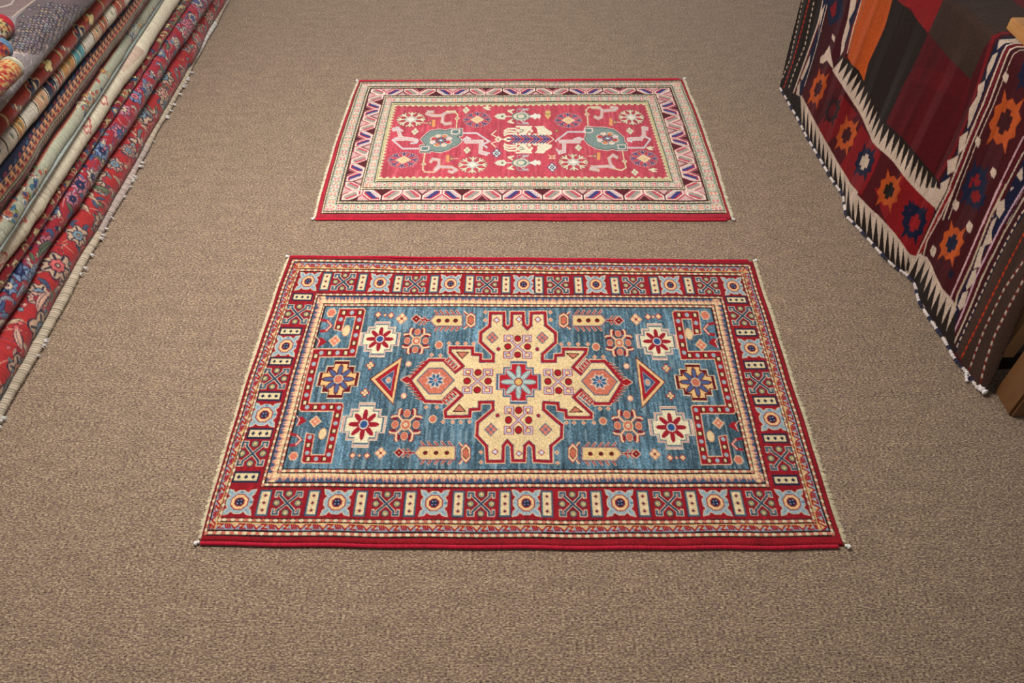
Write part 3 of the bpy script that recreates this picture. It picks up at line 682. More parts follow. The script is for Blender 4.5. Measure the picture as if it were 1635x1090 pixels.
def mesh_grid(name, P, colors, mat, close_v=False, caps=False, parent=None, smooth=True):
    """P: (n,m,3) vertex grid; colors (n,m,3) linear"""
    n, m = P.shape[:2]
    me = bpy.data.meshes.new(name)
    idx = np.arange(n * m).reshape(n, m)
    if close_v: idx = np.concatenate([idx, idx[:, :1]], 1)
    q = np.stack([idx[:-1, :-1], idx[1:, :-1], idx[1:, 1:], idx[:-1, 1:]], -1).reshape(-1, 4)
    loops = q.reshape(-1); starts = np.arange(0, len(loops), 4); tot = np.full(len(q), 4)
    if caps:
        a = idx[0, :-1] if close_v else idx[0]; b = (idx[-1, :-1] if close_v else idx[-1])[::-1]
        loops = np.concatenate([loops, a, b]); starts = np.concatenate([starts, [len(q) * 4, len(q) * 4 + len(a)]]); tot = np.concatenate([tot, [len(a), len(b)]])
    me.vertices.add(n * m); me.vertices.foreach_set('co', P.reshape(-1).astype(np.float32))
    me.loops.add(len(loops)); me.loops.foreach_set('vertex_index', loops.astype(np.int32))
    me.polygons.add(len(starts)); me.polygons.foreach_set('loop_start', starts.astype(np.int32))
    try: me.polygons.foreach_set('loop_total', tot.astype(np.int32))
    except Exception: pass
    me.update(calc_edges=True)
    if smooth: me.polygons.foreach_set('use_smooth', np.ones(len(starts), bool))
    if colors is not None:
        ca = me.color_attributes.new('yarn', 'FLOAT_COLOR', 'POINT')
        c4 = np.ones((n * m, 4), np.float32); c4[:, :3] = colors.reshape(-1, 3); ca.data.foreach_set('color', c4.reshape(-1))
    me.validate()
    me.materials.append(mat)
    o = bpy.data.objects.new(name, me); COL.objects.link(o)
    if parent: o.parent = parent
    return o

def mesh_soup(name, verts, faces, mat, parent=None, cols=None, smooth=False):
    me = bpy.data.meshes.new(name); me.from_pydata([tuple(v) for v in verts], [], faces); me.update()
    if smooth: me.polygons.foreach_set('use_smooth', np.ones(len(faces), bool))
    if cols is not None:
        ca = me.color_attributes.new('yarn', 'FLOAT_COLOR', 'POINT'); c4 = np.ones((len(verts), 4), np.float32); c4[:, :3] = cols; ca.data.foreach_set('color', c4.reshape(-1))
    me.materials.append(mat); o = bpy.data.objects.new(name, me); COL.objects.link(o)
    if parent: o.parent = parent
    return o

def empty(name, loc):
    o = bpy.data.objects.new(name, None); COL.objects.link(o); o.location = loc; o.empty_display_size = .1; return o
def tag(o, label=None, cat=None, group=None, kind=None):
    if label: o['label'] = label
    if cat: o['category'] = cat
    if group: o['group'] = group
    if kind: o['kind'] = kind
    return o
def off(P, root):   # world coordinates -> coordinates under an unrotated root
    return np.asarray(P, float) - np.array(root.location)

# ------------------------------------------------------------------ materials
def nt(name):
    m = bpy.data.materials.new(name); m.use_nodes = True; t = m.node_tree; t.nodes.clear()
    o = t.nodes.new('ShaderNodeOutputMaterial'); b = t.nodes.new('ShaderNodeBsdfPrincipled'); t.links.new(b.outputs[0], o.inputs[0])
    return m, t, b
def N(t, kind, **kw):
    n = t.nodes.new(kind)
    for k, v in kw.items():
        if k in n.inputs: n.inputs[k].default_value = v
        else: setattr(n, k, v)
    return n

def yarn_mat(name, rough=.92, sheen=.25, bump=.5, scale=420, stretch=(1, 1, 1), var=.16, dist=.0012):
    m, t, b = nt(name)
    at = N(t, 'ShaderNodeVertexColor', layer_name='yarn')
    tc = N(t, 'ShaderNodeTexCoord'); mp = N(t, 'ShaderNodeMapping'); mp.inputs['Scale'].default_value = stretch
    t.links.new(tc.outputs['Object'], mp.inputs[0])
    no = N(t, 'ShaderNodeTexNoise', Scale=scale, Detail=2.0, Roughness=.6); t.links.new(mp.outputs[0], no.inputs['Vector'])
    mr = N(t, 'ShaderNodeMapRange'); mr.inputs['From Min'].default_value = .3; mr.inputs['From Max'].default_value = .7
    mr.inputs['To Min'].default_value = 1 - var; mr.inputs['To Max'].default_value = 1 + var
    t.links.new(no.outputs['Fac'], mr.inputs['Value'])
    mx = N(t, 'ShaderNodeVectorMath', operation='MULTIPLY'); t.links.new(at.outputs['Color'], mx.inputs[0]); t.links.new(mr.outputs[0], mx.inputs[1])
    t.links.new(mx.outputs[0], b.inputs['Base Color'])
    b.inputs['Roughness'].default_value = rough; b.inputs['Sheen Weight'].default_value = sheen; b.inputs['Sheen Roughness'].default_value = .4
    b.inputs['Specular IOR Level'].default_value = .15
    bp = N(t, 'ShaderNodeBump', Strength=bump, Distance=dist); t.links.new(no.outputs['Fac'], bp.inputs['Height']); t.links.new(bp.outputs[0], b.inputs['Normal'])
    return m

M_PILE = yarn_mat('knotted_wool_pile', bump=.6, scale=330, var=.2, sheen=.06)
M_FOLD = yarn_mat('folded_wool_pile', bump=.6, scale=300, stretch=(1, 2.2, 1), var=.2, sheen=.15)
M_FLAT = yarn_mat('flatwoven_wool', bump=.5, scale=260, stretch=(1, 1, 2.4), var=.22, sheen=.05)
M_CORD = yarn_mat('overcast_cord', bump=.5, scale=500, var=.15)

def carpet_mat():
    m, t, b = nt('heathered_loop_carpet')
    tc = N(t, 'ShaderNodeTexCoord')
    def noise(scale, st, det=2., rough=.6):
        mp = N(t, 'ShaderNodeMapping'); mp.inputs['Scale'].default_value = st; t.links.new(tc.outputs['Object'], mp.inputs[0])
        n = N(t, 'ShaderNodeTexNoise', Scale=scale, Detail=det, Roughness=rough); t.links.new(mp.outputs[0], n.inputs['Vector']); return n
    n1 = noise(150, (1, 2.0, 1), 3., .7); n2 = noise(62, (1, 2.2, 1), 4.0, .75); n3 = noise(13, (1, 2.4, 1), 6.0, .75); n4 = noise(260, (1, 1.4, 1), 1.)
    r1 = N(t, 'ShaderNodeValToRGB'); t.links.new(n1.outputs['Fac'], r1.inputs[0])
    e = r1.color_ramp.elements; e[0].position = .36; e[0].color = (*lin((72, 54, 46)), 1); e[1].position = .65; e[1].color = (*lin((202, 180, 152)), 1)
    x = r1.color_ramp.elements.new(.45); x.color = (*lin((130, 107, 88)), 1); x = r1.color_ramp.elements.new(.55); x.color = (*lin((164, 140, 112)), 1)
    mx = N(t, 'ShaderNodeMix', data_type='RGBA'); r2 = N(t, 'ShaderNodeMapRange'); r2.inputs['From Min'].default_value = .50; r2.inputs['From Max'].default_value = .64
    r2.inputs['To Max'].default_value = .85; t.links.new(n2.outputs['Fac'], r2.inputs['Value']); t.links.new(r2.outputs[0], mx.inputs['Factor'])
    t.links.new(r1.outputs[0], mx.inputs[6]); mx.inputs[7].default_value = (*lin((122, 95, 92)), 1)
    mr = N(t, 'ShaderNodeMapRange'); mr.inputs['From Min'].default_value = .3; mr.inputs['From Max'].default_value = .7; mr.inputs['To Min'].default_value = .80; mr.inputs['To Max'].default_value = 1.20
    t.links.new(n3.outputs['Fac'], mr.inputs['Value'])
    vm = N(t, 'ShaderNodeVectorMath', operation='MULTIPLY'); t.links.new(mx.outputs[2], vm.inputs[0]); t.links.new(mr.outputs[0], vm.inputs[1])
    t.links.new(vm.outputs[0], b.inputs['Base Color']); b.inputs['Roughness'].default_value = .95; b.inputs['Specular IOR Level'].default_value = .1
    b.inputs['Sheen Weight'].default_value = .1
    bp = N(t, 'ShaderNodeBump', Strength=.8, Distance=.003); t.links.new(n1.outputs['Fac'], bp.inputs['Height'])
    bp2 = N(t, 'ShaderNodeBump', Strength=.5, Distance=.002); t.links.new(n4.outputs['Fac'], bp2.inputs['Height']); t.links.new(bp.outputs[0], bp2.inputs['Normal']); t.links.new(bp2.outputs[0], b.inputs['Normal'])
    return m

def wood_mat(name, c1, c2, axis=(1, 1, 14), rough=.5):
    m, t, b = nt(name); tc = N(t, 'ShaderNodeTexCoord'); mp = N(t, 'ShaderNodeMapping'); mp.inputs['Scale'].default_value = axis; t.links.new(tc.outputs['Object'], mp.inputs[0])
    n = N(t, 'ShaderNodeTexNoise', Scale=4., Detail=6., Roughness=.6, Distortion=.6); t.links.new(mp.outputs[0], n.inputs['Vector'])
    r = N(t, 'ShaderNodeValToRGB'); e = r.color_ramp.elements; e[0].position = .3; e[0].color = (*lin(c1), 1); e[1].position = .7; e[1].color = (*lin(c2), 1)
    t.links.new(n.outputs['Fac'], r.inputs[0]); t.links.new(r.outputs[0], b.inputs['Base Color']); b.inputs['Roughness'].default_value = rough
    bp = N(t, 'ShaderNodeBump', Strength=.2, Distance=.002); t.links.new(n.outputs['Fac'], bp.inputs['Height']); t.links.new(bp.outputs[0], b.inputs['Normal'])
    return m
def bevel_box(name, x0, x1, y0, y1, z0, z1, mat, bev=.004, parent=None):
    import bmesh
    bm = bmesh.new(); bmesh.ops.create_cube(bm, size=1)
    for v in bm.verts: v.co = ((x0 + x1) / 2 + v.co.x * (x1 - x0), (y0 + y1) / 2 + v.co.y * (y1 - y0), (z0 + z1) / 2 + v.co.z * (z1 - z0))
    bmesh.ops.bevel(bm, geom=list(bm.edges), offset=bev, segments=2, affect='EDGES')
    if parent:
        for v in bm.verts: v.co -= parent.location
    me = bpy.data.meshes.new(name); bm.to_mesh(me); bm.free(); me.materials.append(mat)
    o = bpy.data.objects.new(name, me); COL.objects.link(o)
    if parent: o.parent = parent
    return o

def cord(name, path, rx, rz, colf, mat, parent, ripple=.12, period=.006, step=.002, tufts=0, seed=0):
    """wrapped cord along a world-space polyline, flattened tube with winding ridges"""
    path = np.asarray(path, float); seg = np.linalg.norm(np.diff(path, axis=0), axis=1); cum = np.concatenate([[0], np.cumsum(seg)])
    n = max(4, int(cum[-1] / step)); s = np.linspace(0, cum[-1], n)
    C = np.stack([np.interp(s, cum, path[:, k]) for k in range(3)], -1)
    T = np.gradient(C, axis=0); T /= np.linalg.norm(T, axis=1)[:, None]
    Nn = np.cross(T, [0, 0, 1.]); Nn /= np.linalg.norm(Nn, axis=1)[:, None]; B = np.cross(Nn, T)
    m = 12; a = np.arange(m) / m * 2 * math.pi; r = np.random.default_rng(seed)
    rip = 1 + ripple * np.sin(s / period * 2 * math.pi + r.random()) + ripple * .5 * r.standard_normal(n)
    rip[0] *= .3; rip[-1] *= .3
    RX = (rx(s / cum[-1]) if callable(rx) else rx) * rip; RZ = (rz(s / cum[-1]) if callable(rz) else rz) * rip
    P = C[:, None] + (np.cos(a)[None, :, None] * Nn[:, None] * np.reshape(RX, (-1, 1, 1))) + (np.sin(a)[None, :, None] * B[:, None] * np.reshape(RZ, (-1, 1, 1)))
    colr = np.stack([lin(colf(v)) for v in s])[:, None, :].repeat(m, 1)
    colr = colr * (1 + .1 * r.standard_normal((n, 1, 1)))
    return mesh_grid(name, off(P, parent) if parent else P, colr.clip(0, 1), mat, close_v=True, caps=True, parent=parent)

def fringe_strip(name, edge, outw, zt, base, parent, seed, step=.0016, tuft=.010):
    """looped warp ends: a row of small yarn tufts along a rug end; edge = polyline, outw = outward unit vector"""
    r = np.random.default_rng(seed); edge = np.asarray(edge, float); outw = np.array(outw, float)
    V, F, Cc = [], [], []
    L = np.linalg.norm(np.diff(edge, axis=0), axis=1); cum = np.concatenate([[0], np.cumsum(L)]); n = int(cum[-1] / .0042)
    for i in range(n):
        s = cum[-1] * (i + .5) / n; p = np.array([np.interp(s, cum, edge[:, k]) for k in range(3)]); T = edge[-1] - edge[0]; T /= np.linalg.norm(T)
        ln = tuft * r.uniform(.75, 1.25); w = .0026; tw = r.normal(0, .0014)
        base_i = len(V)
        for (u, z, ww) in ((-.004, zt, w), (ln * .4, zt * .92, w * 1.15), (ln * .8, zt * .55, w * 1.1), (ln, .0012, w * .6)):
            c = p + outw * u + T * tw * u / ln
            V += [c - T * ww + [0, 0, -z * .35 - p[2] + z * .65], c + [0, 0, z - p[2]], c + T * ww + [0, 0, z * .3 - p[2]]]
        for k in range(3):
            a = base_i + k * 3
            F += [(a, a + 1, a + 4, a + 3), (a + 1, a + 2, a + 5, a + 4)]
        F.append((base_i + 9, base_i + 10, base_i + 11))
        c = lin(base) * r.uniform(.75, 1.1); Cc += [c] * 12
    V = np.array(V); V[:, 2] = np.maximum(V[:, 2], .0006)
    return mesh_soup(name, off(V, parent), F, M_CORD, parent, np.array(Cc), True)

# ------------------------------------------------------------------ the floor
bpy.ops.mesh.primitive_plane_add(size=1); fl = bpy.context.object; fl.name = 'floor'; fl.scale = (7, 8, 1); fl.location = (0, 2.5, 0)
bpy.ops.object.transform_apply(location=True, scale=True)
fl.data.materials.append(carpet_mat()); tag(fl, 'tan and mauve heathered loop-pile carpet covering the shop floor', 'floor', kind='structure')

# ------------------------------------------------------------------ the two display rugs
def build_rug(name, label, design, NX, NY, thick, fringe_col, sel_col, seed, bowl, bowr, bown, wav, deep):
    cv, R0 = design(NX, NY)
    colr = cv.down()
    Hi = np.linalg.inv(cv.H)
    gx = (np.arange(NX) + .5) * 2; gy = (np.arange(NY) + .5) * 2; gx[0] = 0; gx[-1] = NX * 2; gy[0] = 0; gy[-1] = NY * 2
    G = np.stack(np.meshgrid(gx, gy), -1); px = happly(Hi, G)
    d = FW * FPX + (px[..., :1] - 817.5) * np.array([1, 0, 0]) - (px[..., 1:] - 545) * UP
    P = CAM + d * ((thick - CAMH) / d[..., 2:3])
    u = (gx / (NX * 2))[None, :]; v = (gy / (NY * 2))[:, None]
    P[..., 0] -= bowl * 4 * v * (1 - v) * (1 - u) ** 6; P[..., 0] += bowr * 4 * v * (1 - v) * u ** 6; P[..., 1] -= bown * (4 * u * (1 - u)) * v ** 5
    # gentle unevenness of a hand-knotted edge
    P[..., 1] += wav * (np.sin(u * 23 + seed) * .6 + np.sin(u * 41 + 2 * seed)) * (v ** 4 + (1 - v) ** 4)
    P[..., 0] += wav * (np.sin(v * 17 + seed) + .6 * np.sin(v * 33)) * (u ** 5 + (1 - u) ** 5)
    r = np.random.default_rng(seed)
    P[..., 2] += .0011 * upnoise(NY, NX, 5, 8, seed + 3) + .00035 * r.standard_normal((NY, NX))
    P[..., 2] = np.maximum(P[..., 2], thick * .5)
    dist = np.minimum(np.minimum(u, 1 - u) * NX, np.minimum(v, 1 - v) * NY)
    P[..., 2] -= thick * .45 * np.exp(-(dist / 1.6) ** 2)
    lum = colr.mean(-1, keepdims=True); colr = lum + (colr - lum) * .93; colr = (colr / GAIN).clip(0) ** deep * GAIN * (.86 if deep > 1.1 else .97) * (1 + .16 * r.standard_normal((NY, NX, 1)))
    rootloc = P[NY // 2, NX // 2].copy(); rootloc[2] = 0
    root = empty(name, rootloc); tag(root, label, 'rug', 'hand-knotted rugs laid out on the carpet')
    # skirt down to the floor
    Pf = np.pad(P, ((1, 1), (1, 1), (0, 0)), 'edge'); Pf[0, :, 2] = Pf[-1, :, 2] = .0005; Pf[:, 0, 2] = Pf[:, -1, 2] = .0005
    Cf = np.pad(colr, ((1, 1), (1, 1), (0, 0)), 'edge')
    mesh_grid('pile', off(Pf, root), Cf.clip(0, 1), M_PILE, parent=root)
    # wrapped side cords along the long edges
    for k, row in enumerate((P[-1], P[0])):
        pth = row[::8].copy(); pth[:, 2] = thick * .5 + .0003; pth[:, 1] += -.004 if k == 0 else .003
        c = cord('side_cord', pth, .0048, thick * .5, lambda v: sel_col, M_CORD, root, .06, .004, .0025, seed=seed + k)
        tag(c, 'bright crimson wrapped edge' if k == 0 else 'crimson wrapped far edge')
    for k, colm in enumerate((P[:, 0], P[:, -1])):
        e = colm[::6].copy(); e[:, 2] = thick * .6; s = -1 if k == 0 else 1
        f = fringe_strip('fringe', e, (s, 0, 0), thick * .75, fringe_col, root, seed + k, tuft=.010 if k == 0 else .013)
        tag(f, 'beige looped warp ends')
        # little white corner knots
    for row, colm, sx, sy in ((-1, 0, -1, -1), (-1, -1, 1, -1), (0, 0, -1, 1), (0, -1, 1, 1)):
        c0 = P[row, colm]; pth = [[c0[0] + sx * .001, c0[1] + sy * .001, .006], [c0[0] + sx * .007, c0[1] + sy * .003, .007], [c0[0] + sx * .012, c0[1] + sy * .006, .004]]
        o = cord('corner_tassel', pth, .0045, .004, lambda v: (238, 232, 224), M_CORD, root, .3, .008, .0015, seed=seed + row + colm + 5); tag(o, 'white knotted tassel')
    return root

build_rug('kazak_rug', 'blue-field rug with gold central medallion and wide red boxed border, nearer of the two', design_blue, 840, 570, .009, (224, 206, 170), (182, 22, 50), 3, .010, .000, .006, .0008, 1.2)
build_rug('kazak_rug', 'smaller red-field rug with pale animal figures, lying beyond the blue rug', design_red, 720, 480, .008, (228, 212, 182), (200, 32, 56), 9, .010, .010, .000, .0006, 1.04)
# ------------------------------------------------------------------ stack of long folded rugs along the left
Y0, Y1 = .80, 4.30
# name: survey boundary (x at the top of frame, y at its left edge) of each fold, thickness radius
SLABS = [('A', 362, 638, .050), ('B', 338, 523, .042), ('C', 307, 462, .014), ('D', 289.5, 438, .038), ('E', 257, 393, .026),
         ('F', 237, 336, .042), ('G', 208, 264, .028), ('H', 180, 221, .032), ('I', 151, 180, .045)]
NEXTB = {a[0]: (b[1], b[2]) for a, b in zip(SLABS, SLABS[1:])}; NEXTB['I'] = (-60, -60)
WID = .78

def lateral(b0, b1):
    """floor-projected lateral offset of a fold boundary as a function of floor distance"""
    P = hit(b0, 0); Q = hit(0, b1)
    return P, Q

class Slab:
    def __init__(s, key, b0, b1, r, zc, base, top_dense, seed):
        s.key, s.r, s.zc = key, r, zc
        pts = []
        for P in lateral(b0, b1):
            L = -P[0]; al = math.atan(L / CAMH); pts.append((P[1] * (CAMH - zc) / CAMH, -((CAMH - zc) * math.tan(al) + r / math.cos(al))))
        (ya, xa), (yb, xb) = pts
        s.X = lambda y: xb + (xa - xb) * (y - yb) / (ya - yb)
        s.top = top_dense; s.arc = math.pi * r; s.len = s.arc + top_dense
        s.nu = int((Y1 - Y0) / .0030); s.nv = int(s.len / .0028)
        s.w, s.h = s.nu * 2, s.nv * 2; s.K = s.w / (Y1 - Y0); s.KS = s.h / s.len
        s.wob = upnoise(1, s.nu, 1, 14, seed)[0] * .0035 + upnoise(1, s.nu, 1, 60, seed + 1)[0] * .0012
        y = Y1 - (np.arange(s.w) + .5) / s.K; sv = (np.arange(s.h) + .5) / s.KS
        s.cv = Canvas(s.w, s.h, base, P=s.pos(y[None, :] + 0 * sv[:, None], sv[:, None] + 0 * y[None, :]))
        # visible range of the arc at mid length, from the fold's silhouette up to the next fold
        jm = s.w // 2; lat = -s.pos(y[jm] + 0 * sv, sv)[..., 0] * CAMH / (CAMH - s.pos(y[jm] + 0 * sv, sv)[..., 2])
        k0 = int(np.argmin(lat)); s.s_lo = sv[k0]
        nb = NEXTB[key]; Pn, Qn = lateral(*nb) if key != 'I' else (None, None)
        yf = y[jm] * CAMH / (CAMH - zc)
        if key != 'I':
            ln = -(Qn[0] + (Pn[0] - Qn[0]) * (yf - Qn[1]) / (Pn[1] - Qn[1])); s.s_hi = float(np.interp(ln, lat[k0:], sv[k0:]))
        else: s.s_hi = s.len
    def pos(s, y, q):
        """surface point at length position y and arc position q (0 = lowest point of the fold)"""
        th = -math.pi / 2 + np.minimum(q, s.arc) / s.r
        x0 = s.X(y) + np.interp(y, np.linspace(Y0, Y1, s.nu), s.wob)
        bulge = 1.0
        x = x0 + s.r * np.cos(th) * bulge - np.maximum(q - s.arc, 0); z = s.zc + s.r * np.sin(th)
        return np.stack([x, y, z], -1)
    def sv(s, t): return s.s_lo + (s.s_hi - s.s_lo) * t
    # drawing: xm metres from the far end, q arc metres
    def pt(s, pts): return [(a * s.K, b * s.KS) for a, b in pts]
    def poly(s, pts, c): s.cv.cpoly(s.pt(pts), c)
    def line(s, pts, w, c, closed=False): s.cv.cline(s.pt(pts), w * s.K, c, closed)
    def ell(s, x, q, rx, rq, c, n=14): s.cv.cell(x * s.K, q * s.KS, rx * s.K, rq * s.KS, c, n)
    def locate(s, px, py):
        d = (s.cv.PX - px) ** 2 + (s.cv.PY - py) ** 2; lo = int(s.s_lo * s.KS); i = np.argmin(d[lo:]); j = i % s.w; k = i // s.w + lo
        return j / s.K, k / s.KS
    def build(s, name, label, group, grain=.10, seed=0):
        col = s.cv.down() * {'F': .85, 'G': .8, 'H': .8, 'I': .78}.get(s.key, .92); r = np.random.default_rng(seed + 77)  # upper folds are dimmed: corner vignette darkening put into their colours
        # wefts read as fine ribs across the fold
        rib = 1 + grain * .6 * r.standard_normal((1, s.nu, 1)) + grain * .6 * r.standard_normal((s.nv, s.nu, 1))
        col = (col * rib).clip(0, 1)
        y = Y1 - (np.arange(s.nu) + .5) * (Y1 - Y0) / s.nu; q = (np.arange(s.nv) + .5) / s.nv * s.len
        P = s.pos(y[None, :] + 0 * q[:, None], q[:, None] + 0 * y[None, :])          # (nv, nu, 3)
        P = P + r.normal(0, .00035, P.shape)
        # rest of the section: top continues left, back fold, underside
        rest = []
        for dx in np.linspace(s.top + .04, WID, 6): rest.append((-dx, s.r))
        for a in np.linspace(80, -80, 7): rest.append((-WID - s.r * math.cos(math.radians(a)), s.r * math.sin(math.radians(a))))
        for dx in np.linspace(WID, .02, 5): rest.append((-dx, -s.r))
        X = s.X(y); Rr = np.stack([np.stack([X + dx, y, np.full_like(y, s.zc + dz)], -1) for dx, dz in rest], 0)
        P = np.concatenate([P, Rr], 0); cr = np.repeat(col[-1:], len(rest), 0); col = np.concatenate([col, cr], 0)
        P = P.transpose(1, 0, 2); col = col.transpose(1, 0, 2)
        P[..., 2] = P[..., 2].clip(s.zc - s.r + .0004, s.zc + s.r)
        root = empty(name, (float(s.X(2.4)) - .3, 2.4, s.zc - s.r)); tag(root, label, 'folded rug', group)
        mesh_grid('folded_pile', off(P[::-1], root), col[::-1], M_FOLD, close_v=True, caps=True, parent=root)
        return root

def lobed(cx, cy, R, n, dep, rot=0, sq=1.0, m=40):
    t = np.arange(m) / m * 2 * math.pi
    r = R * (1 - dep + dep * np.abs(np.cos(n * t / 2 + rot)))
    return np.stack([cx + r * np.cos(t), cy + sq * r * np.sin(t)], -1)

def flower(s, x, q, R, pal, r, sq=1.0):
    n = r.integers(5, 8); rot = r.random() * 3
    s.poly(lobed(x, q, R * 1.14, n, .34, rot, sq), pal['line']); s.poly(lobed(x, q, R, n, .34, rot, sq), pal['f1'][r.integers(len(pal['f1']))])
    for k in range(n):
        t = (2 * math.pi * k / n) - rot * 2 / n + r.normal(0, .1); c, s_ = math.cos(t), math.sin(t) * sq
        s.line([(x + c * R * .45, q + s_ * R * .45), (x + c * R * .85, q + s_ * R * .85)], R * .16, pal['line'])
    s.poly(lobed(x, q, R * .55, n, .25, rot + 1.5, sq), pal['line']); s.poly(lobed(x, q, R * .46, n, .25, rot + 1.5, sq), pal['f2'][r.integers(len(pal['f2']))])
    s.ell(x, q, R * .2, R * .2, pal['line'], 8); s.ell(x, q, R * .1, R * .1, pal['f1'][0], 6)

def leaf(s, x, q, L, ang, bend, wd, pal, r, serr=True):
    m = 14; t = np.linspace(0, 1, m); a = ang + bend * t; dx = np.cumsum(np.cos(a)) * L / m; dy = np.cumsum(np.sin(a)) * L / m
    w = wd * np.sin(np.pi * np.clip(t * .93 + .05, 0, 1)) ** .8
    if serr: w = w * (1 + .28 * (np.arange(m) % 2))
    nx, ny = -np.sin(a), np.cos(a)
    def ring(k): return np.concatenate([np.stack([x + dx + nx * w * k, q + dy + ny * w * k], -1), np.stack([x + dx - nx * w * k * .55, q + dy - ny * w * k * .55], -1)[::-1]])
    s.poly(ring(1.0) + [0, 0], pal['line']); s.poly(ring(1.22), pal['line']); s.poly(ring(.84), pal['leaf'][r.integers(len(pal['leaf']))])
    s.line(np.stack([x + dx, q + dy], -1)[1:-2], wd * .22, pal['line'])

def vine(s, x, q, L, ang, bend, wd, c):
    m = 12; a = ang + bend * np.linspace(0, 1, m); s.line(np.stack([x + np.cumsum(np.cos(a)) * L / m, q + np.cumsum(np.sin(a)) * L / m], -1), wd, c)

def flora(s, pal, seed, big=.042, dens=1.0, gap=.10):
    r = np.random.default_rng(seed); LEN = Y1 - Y0
    for i in range(int(LEN / .03 * dens)): 
        vine(s, r.random() * LEN, r.uniform(s.s_lo - .02, s.s_hi + .01), r.uniform(.04, .1), r.random() * 6.3, r.normal(0, 2.5), .0022, pal['vine'][r.integers(len(pal['vine']))])
    for i in range(int(LEN / .034 * dens)):
        leaf(s, r.random() * LEN, r.uniform(s.s_lo - .03, s.s_hi + .01), r.uniform(.03, .065), r.random() * 6.3, r.normal(0, 2.2), r.uniform(.006, .010), pal, r)
    x = r.random() * gap
    while x < LEN:
        flower(s, x, r.uniform(s.s_lo, s.s_hi), big * r.uniform(.6, 1.05), pal, r); x += gap * r.uniform(.7, 1.5)
    for i in range(int(LEN / .05 * dens)):
        x, q = r.random() * LEN, r.uniform(s.s_lo - .01, s.s_hi); k = r.uniform(.5, 1.)
        s.poly(lobed(x, q, .011 * k, 4, .4, r.random() * 3), pal['line']); s.poly(lobed(x, q, .008 * k, 4, .4, r.random() * 3), pal['f2'][r.integers(len(pal['f2']))])

z = 0.0; S = {}
BASE = {'A': (164, 46, 46), 'B': (160, 44, 54), 'C': (132, 34, 40), 'D': (214, 202, 176), 'E': (160, 160, 138), 'F': (40, 38, 52), 'G': (150, 66, 46), 'H': (142, 50, 34), 'I': (134, 124, 122)}
TOPD = {'A': .16, 'B': .12, 'C': .10, 'D': .12, 'E': .10, 'F': .13, 'G': .12, 'H': .12, 'I': .62}
for i, (k, b0, b1, r_) in enumerate(SLABS):
    S[k] = Slab(k, b0, b1, r_, z + r_ + .0004, BASE[k], TOPD[k], 100 + i * 7); z += 2 * r_ + .0006
STACK_TOP = z
GRP = 'folded rugs stacked along the left side'

PA = dict(line=(40, 38, 56), f1=[(190, 156, 130), (196, 160, 134), (186, 140, 122)], f2=[(200, 96, 92), (216, 150, 132), (170, 40, 44), (120, 140, 150)], leaf=[(208, 172, 140), (120, 124, 120), (76, 86, 110), (206, 160, 140), (112, 116, 84)], vine=[(206, 150, 130), (60, 60, 80), (180, 150, 120)])
flora(S['A'], PA, 5, .050, 1.7, .12)
# ---- a few features of the lowest fold where the photograph shows them best
a = S['A']
def at_px(s, px, py, fn, *args): x, q = s.locate(px, py); fn(s, x, q, *args)
rA = np.random.default_rng(3)
for (px, py, R) in ((92, 424, .050), (62, 478, .030), (150, 280, .036), (262, 150, .034), (315, 60, .030), (205, 240, .028)): at_px(a, px, py, flower, R, PA, rA)
for (px, py, L, an, be) in ((60, 500, .10, 2.6, 1.2), (20, 600, .10, .3, -1.6), (35, 560, .07, 2.0, 1.0), (178, 305, .09, .4, 1.8), (140, 340, .09, 2.6, -2.0), (246, 190, .07, 1.0, 1.5)): at_px(a, px, py, leaf, L, an, be, .013, PA, rA)
PB = dict(line=(36, 38, 66), f1=[(196, 120, 130), (120, 140, 170), (208, 182, 160)], f2=[(70, 92, 140), (206, 110, 120), (214, 190, 160), (40, 44, 80)], leaf=[(110, 130, 160), (150, 150, 156), (76, 92, 130), (206, 186, 160), (104, 116, 84)], vine=[(150, 146, 170), (70, 78, 120), (200, 150, 140)])
flora(S['B'], PB, 15, .036, 2.4, .10)
b = S['B']
for (px, py, R) in ((30, 432, .035), (128, 295, .036), (300, 40, .034)): at_px(b, px, py, flower, R, PB, rA)
x1, _ = b.locate(36, 436); x2, _ = b.locate(6, 500)
for px, py, L, an, be in ((60, 415, .12, 2.7, 1.4), (30, 440, .13, 2.9, -1.3), (70, 355, .07, .5, 1.5)): at_px(b, px, py, leaf, L, an, be, .015, PB, rA, False)
PC = dict(line=(28, 30, 46), f1=[(206, 178, 130), (190, 150, 100), (70, 96, 130)], f2=[(190, 90, 60), (214, 190, 140), (150, 30, 40)], leaf=[(60, 84, 120), (196, 170, 120), (120, 116, 80), (190, 110, 80)], vine=[(190, 160, 120), (50, 50, 70)])
flora(S['C'], PC, 25, .020, 1.6, .08)
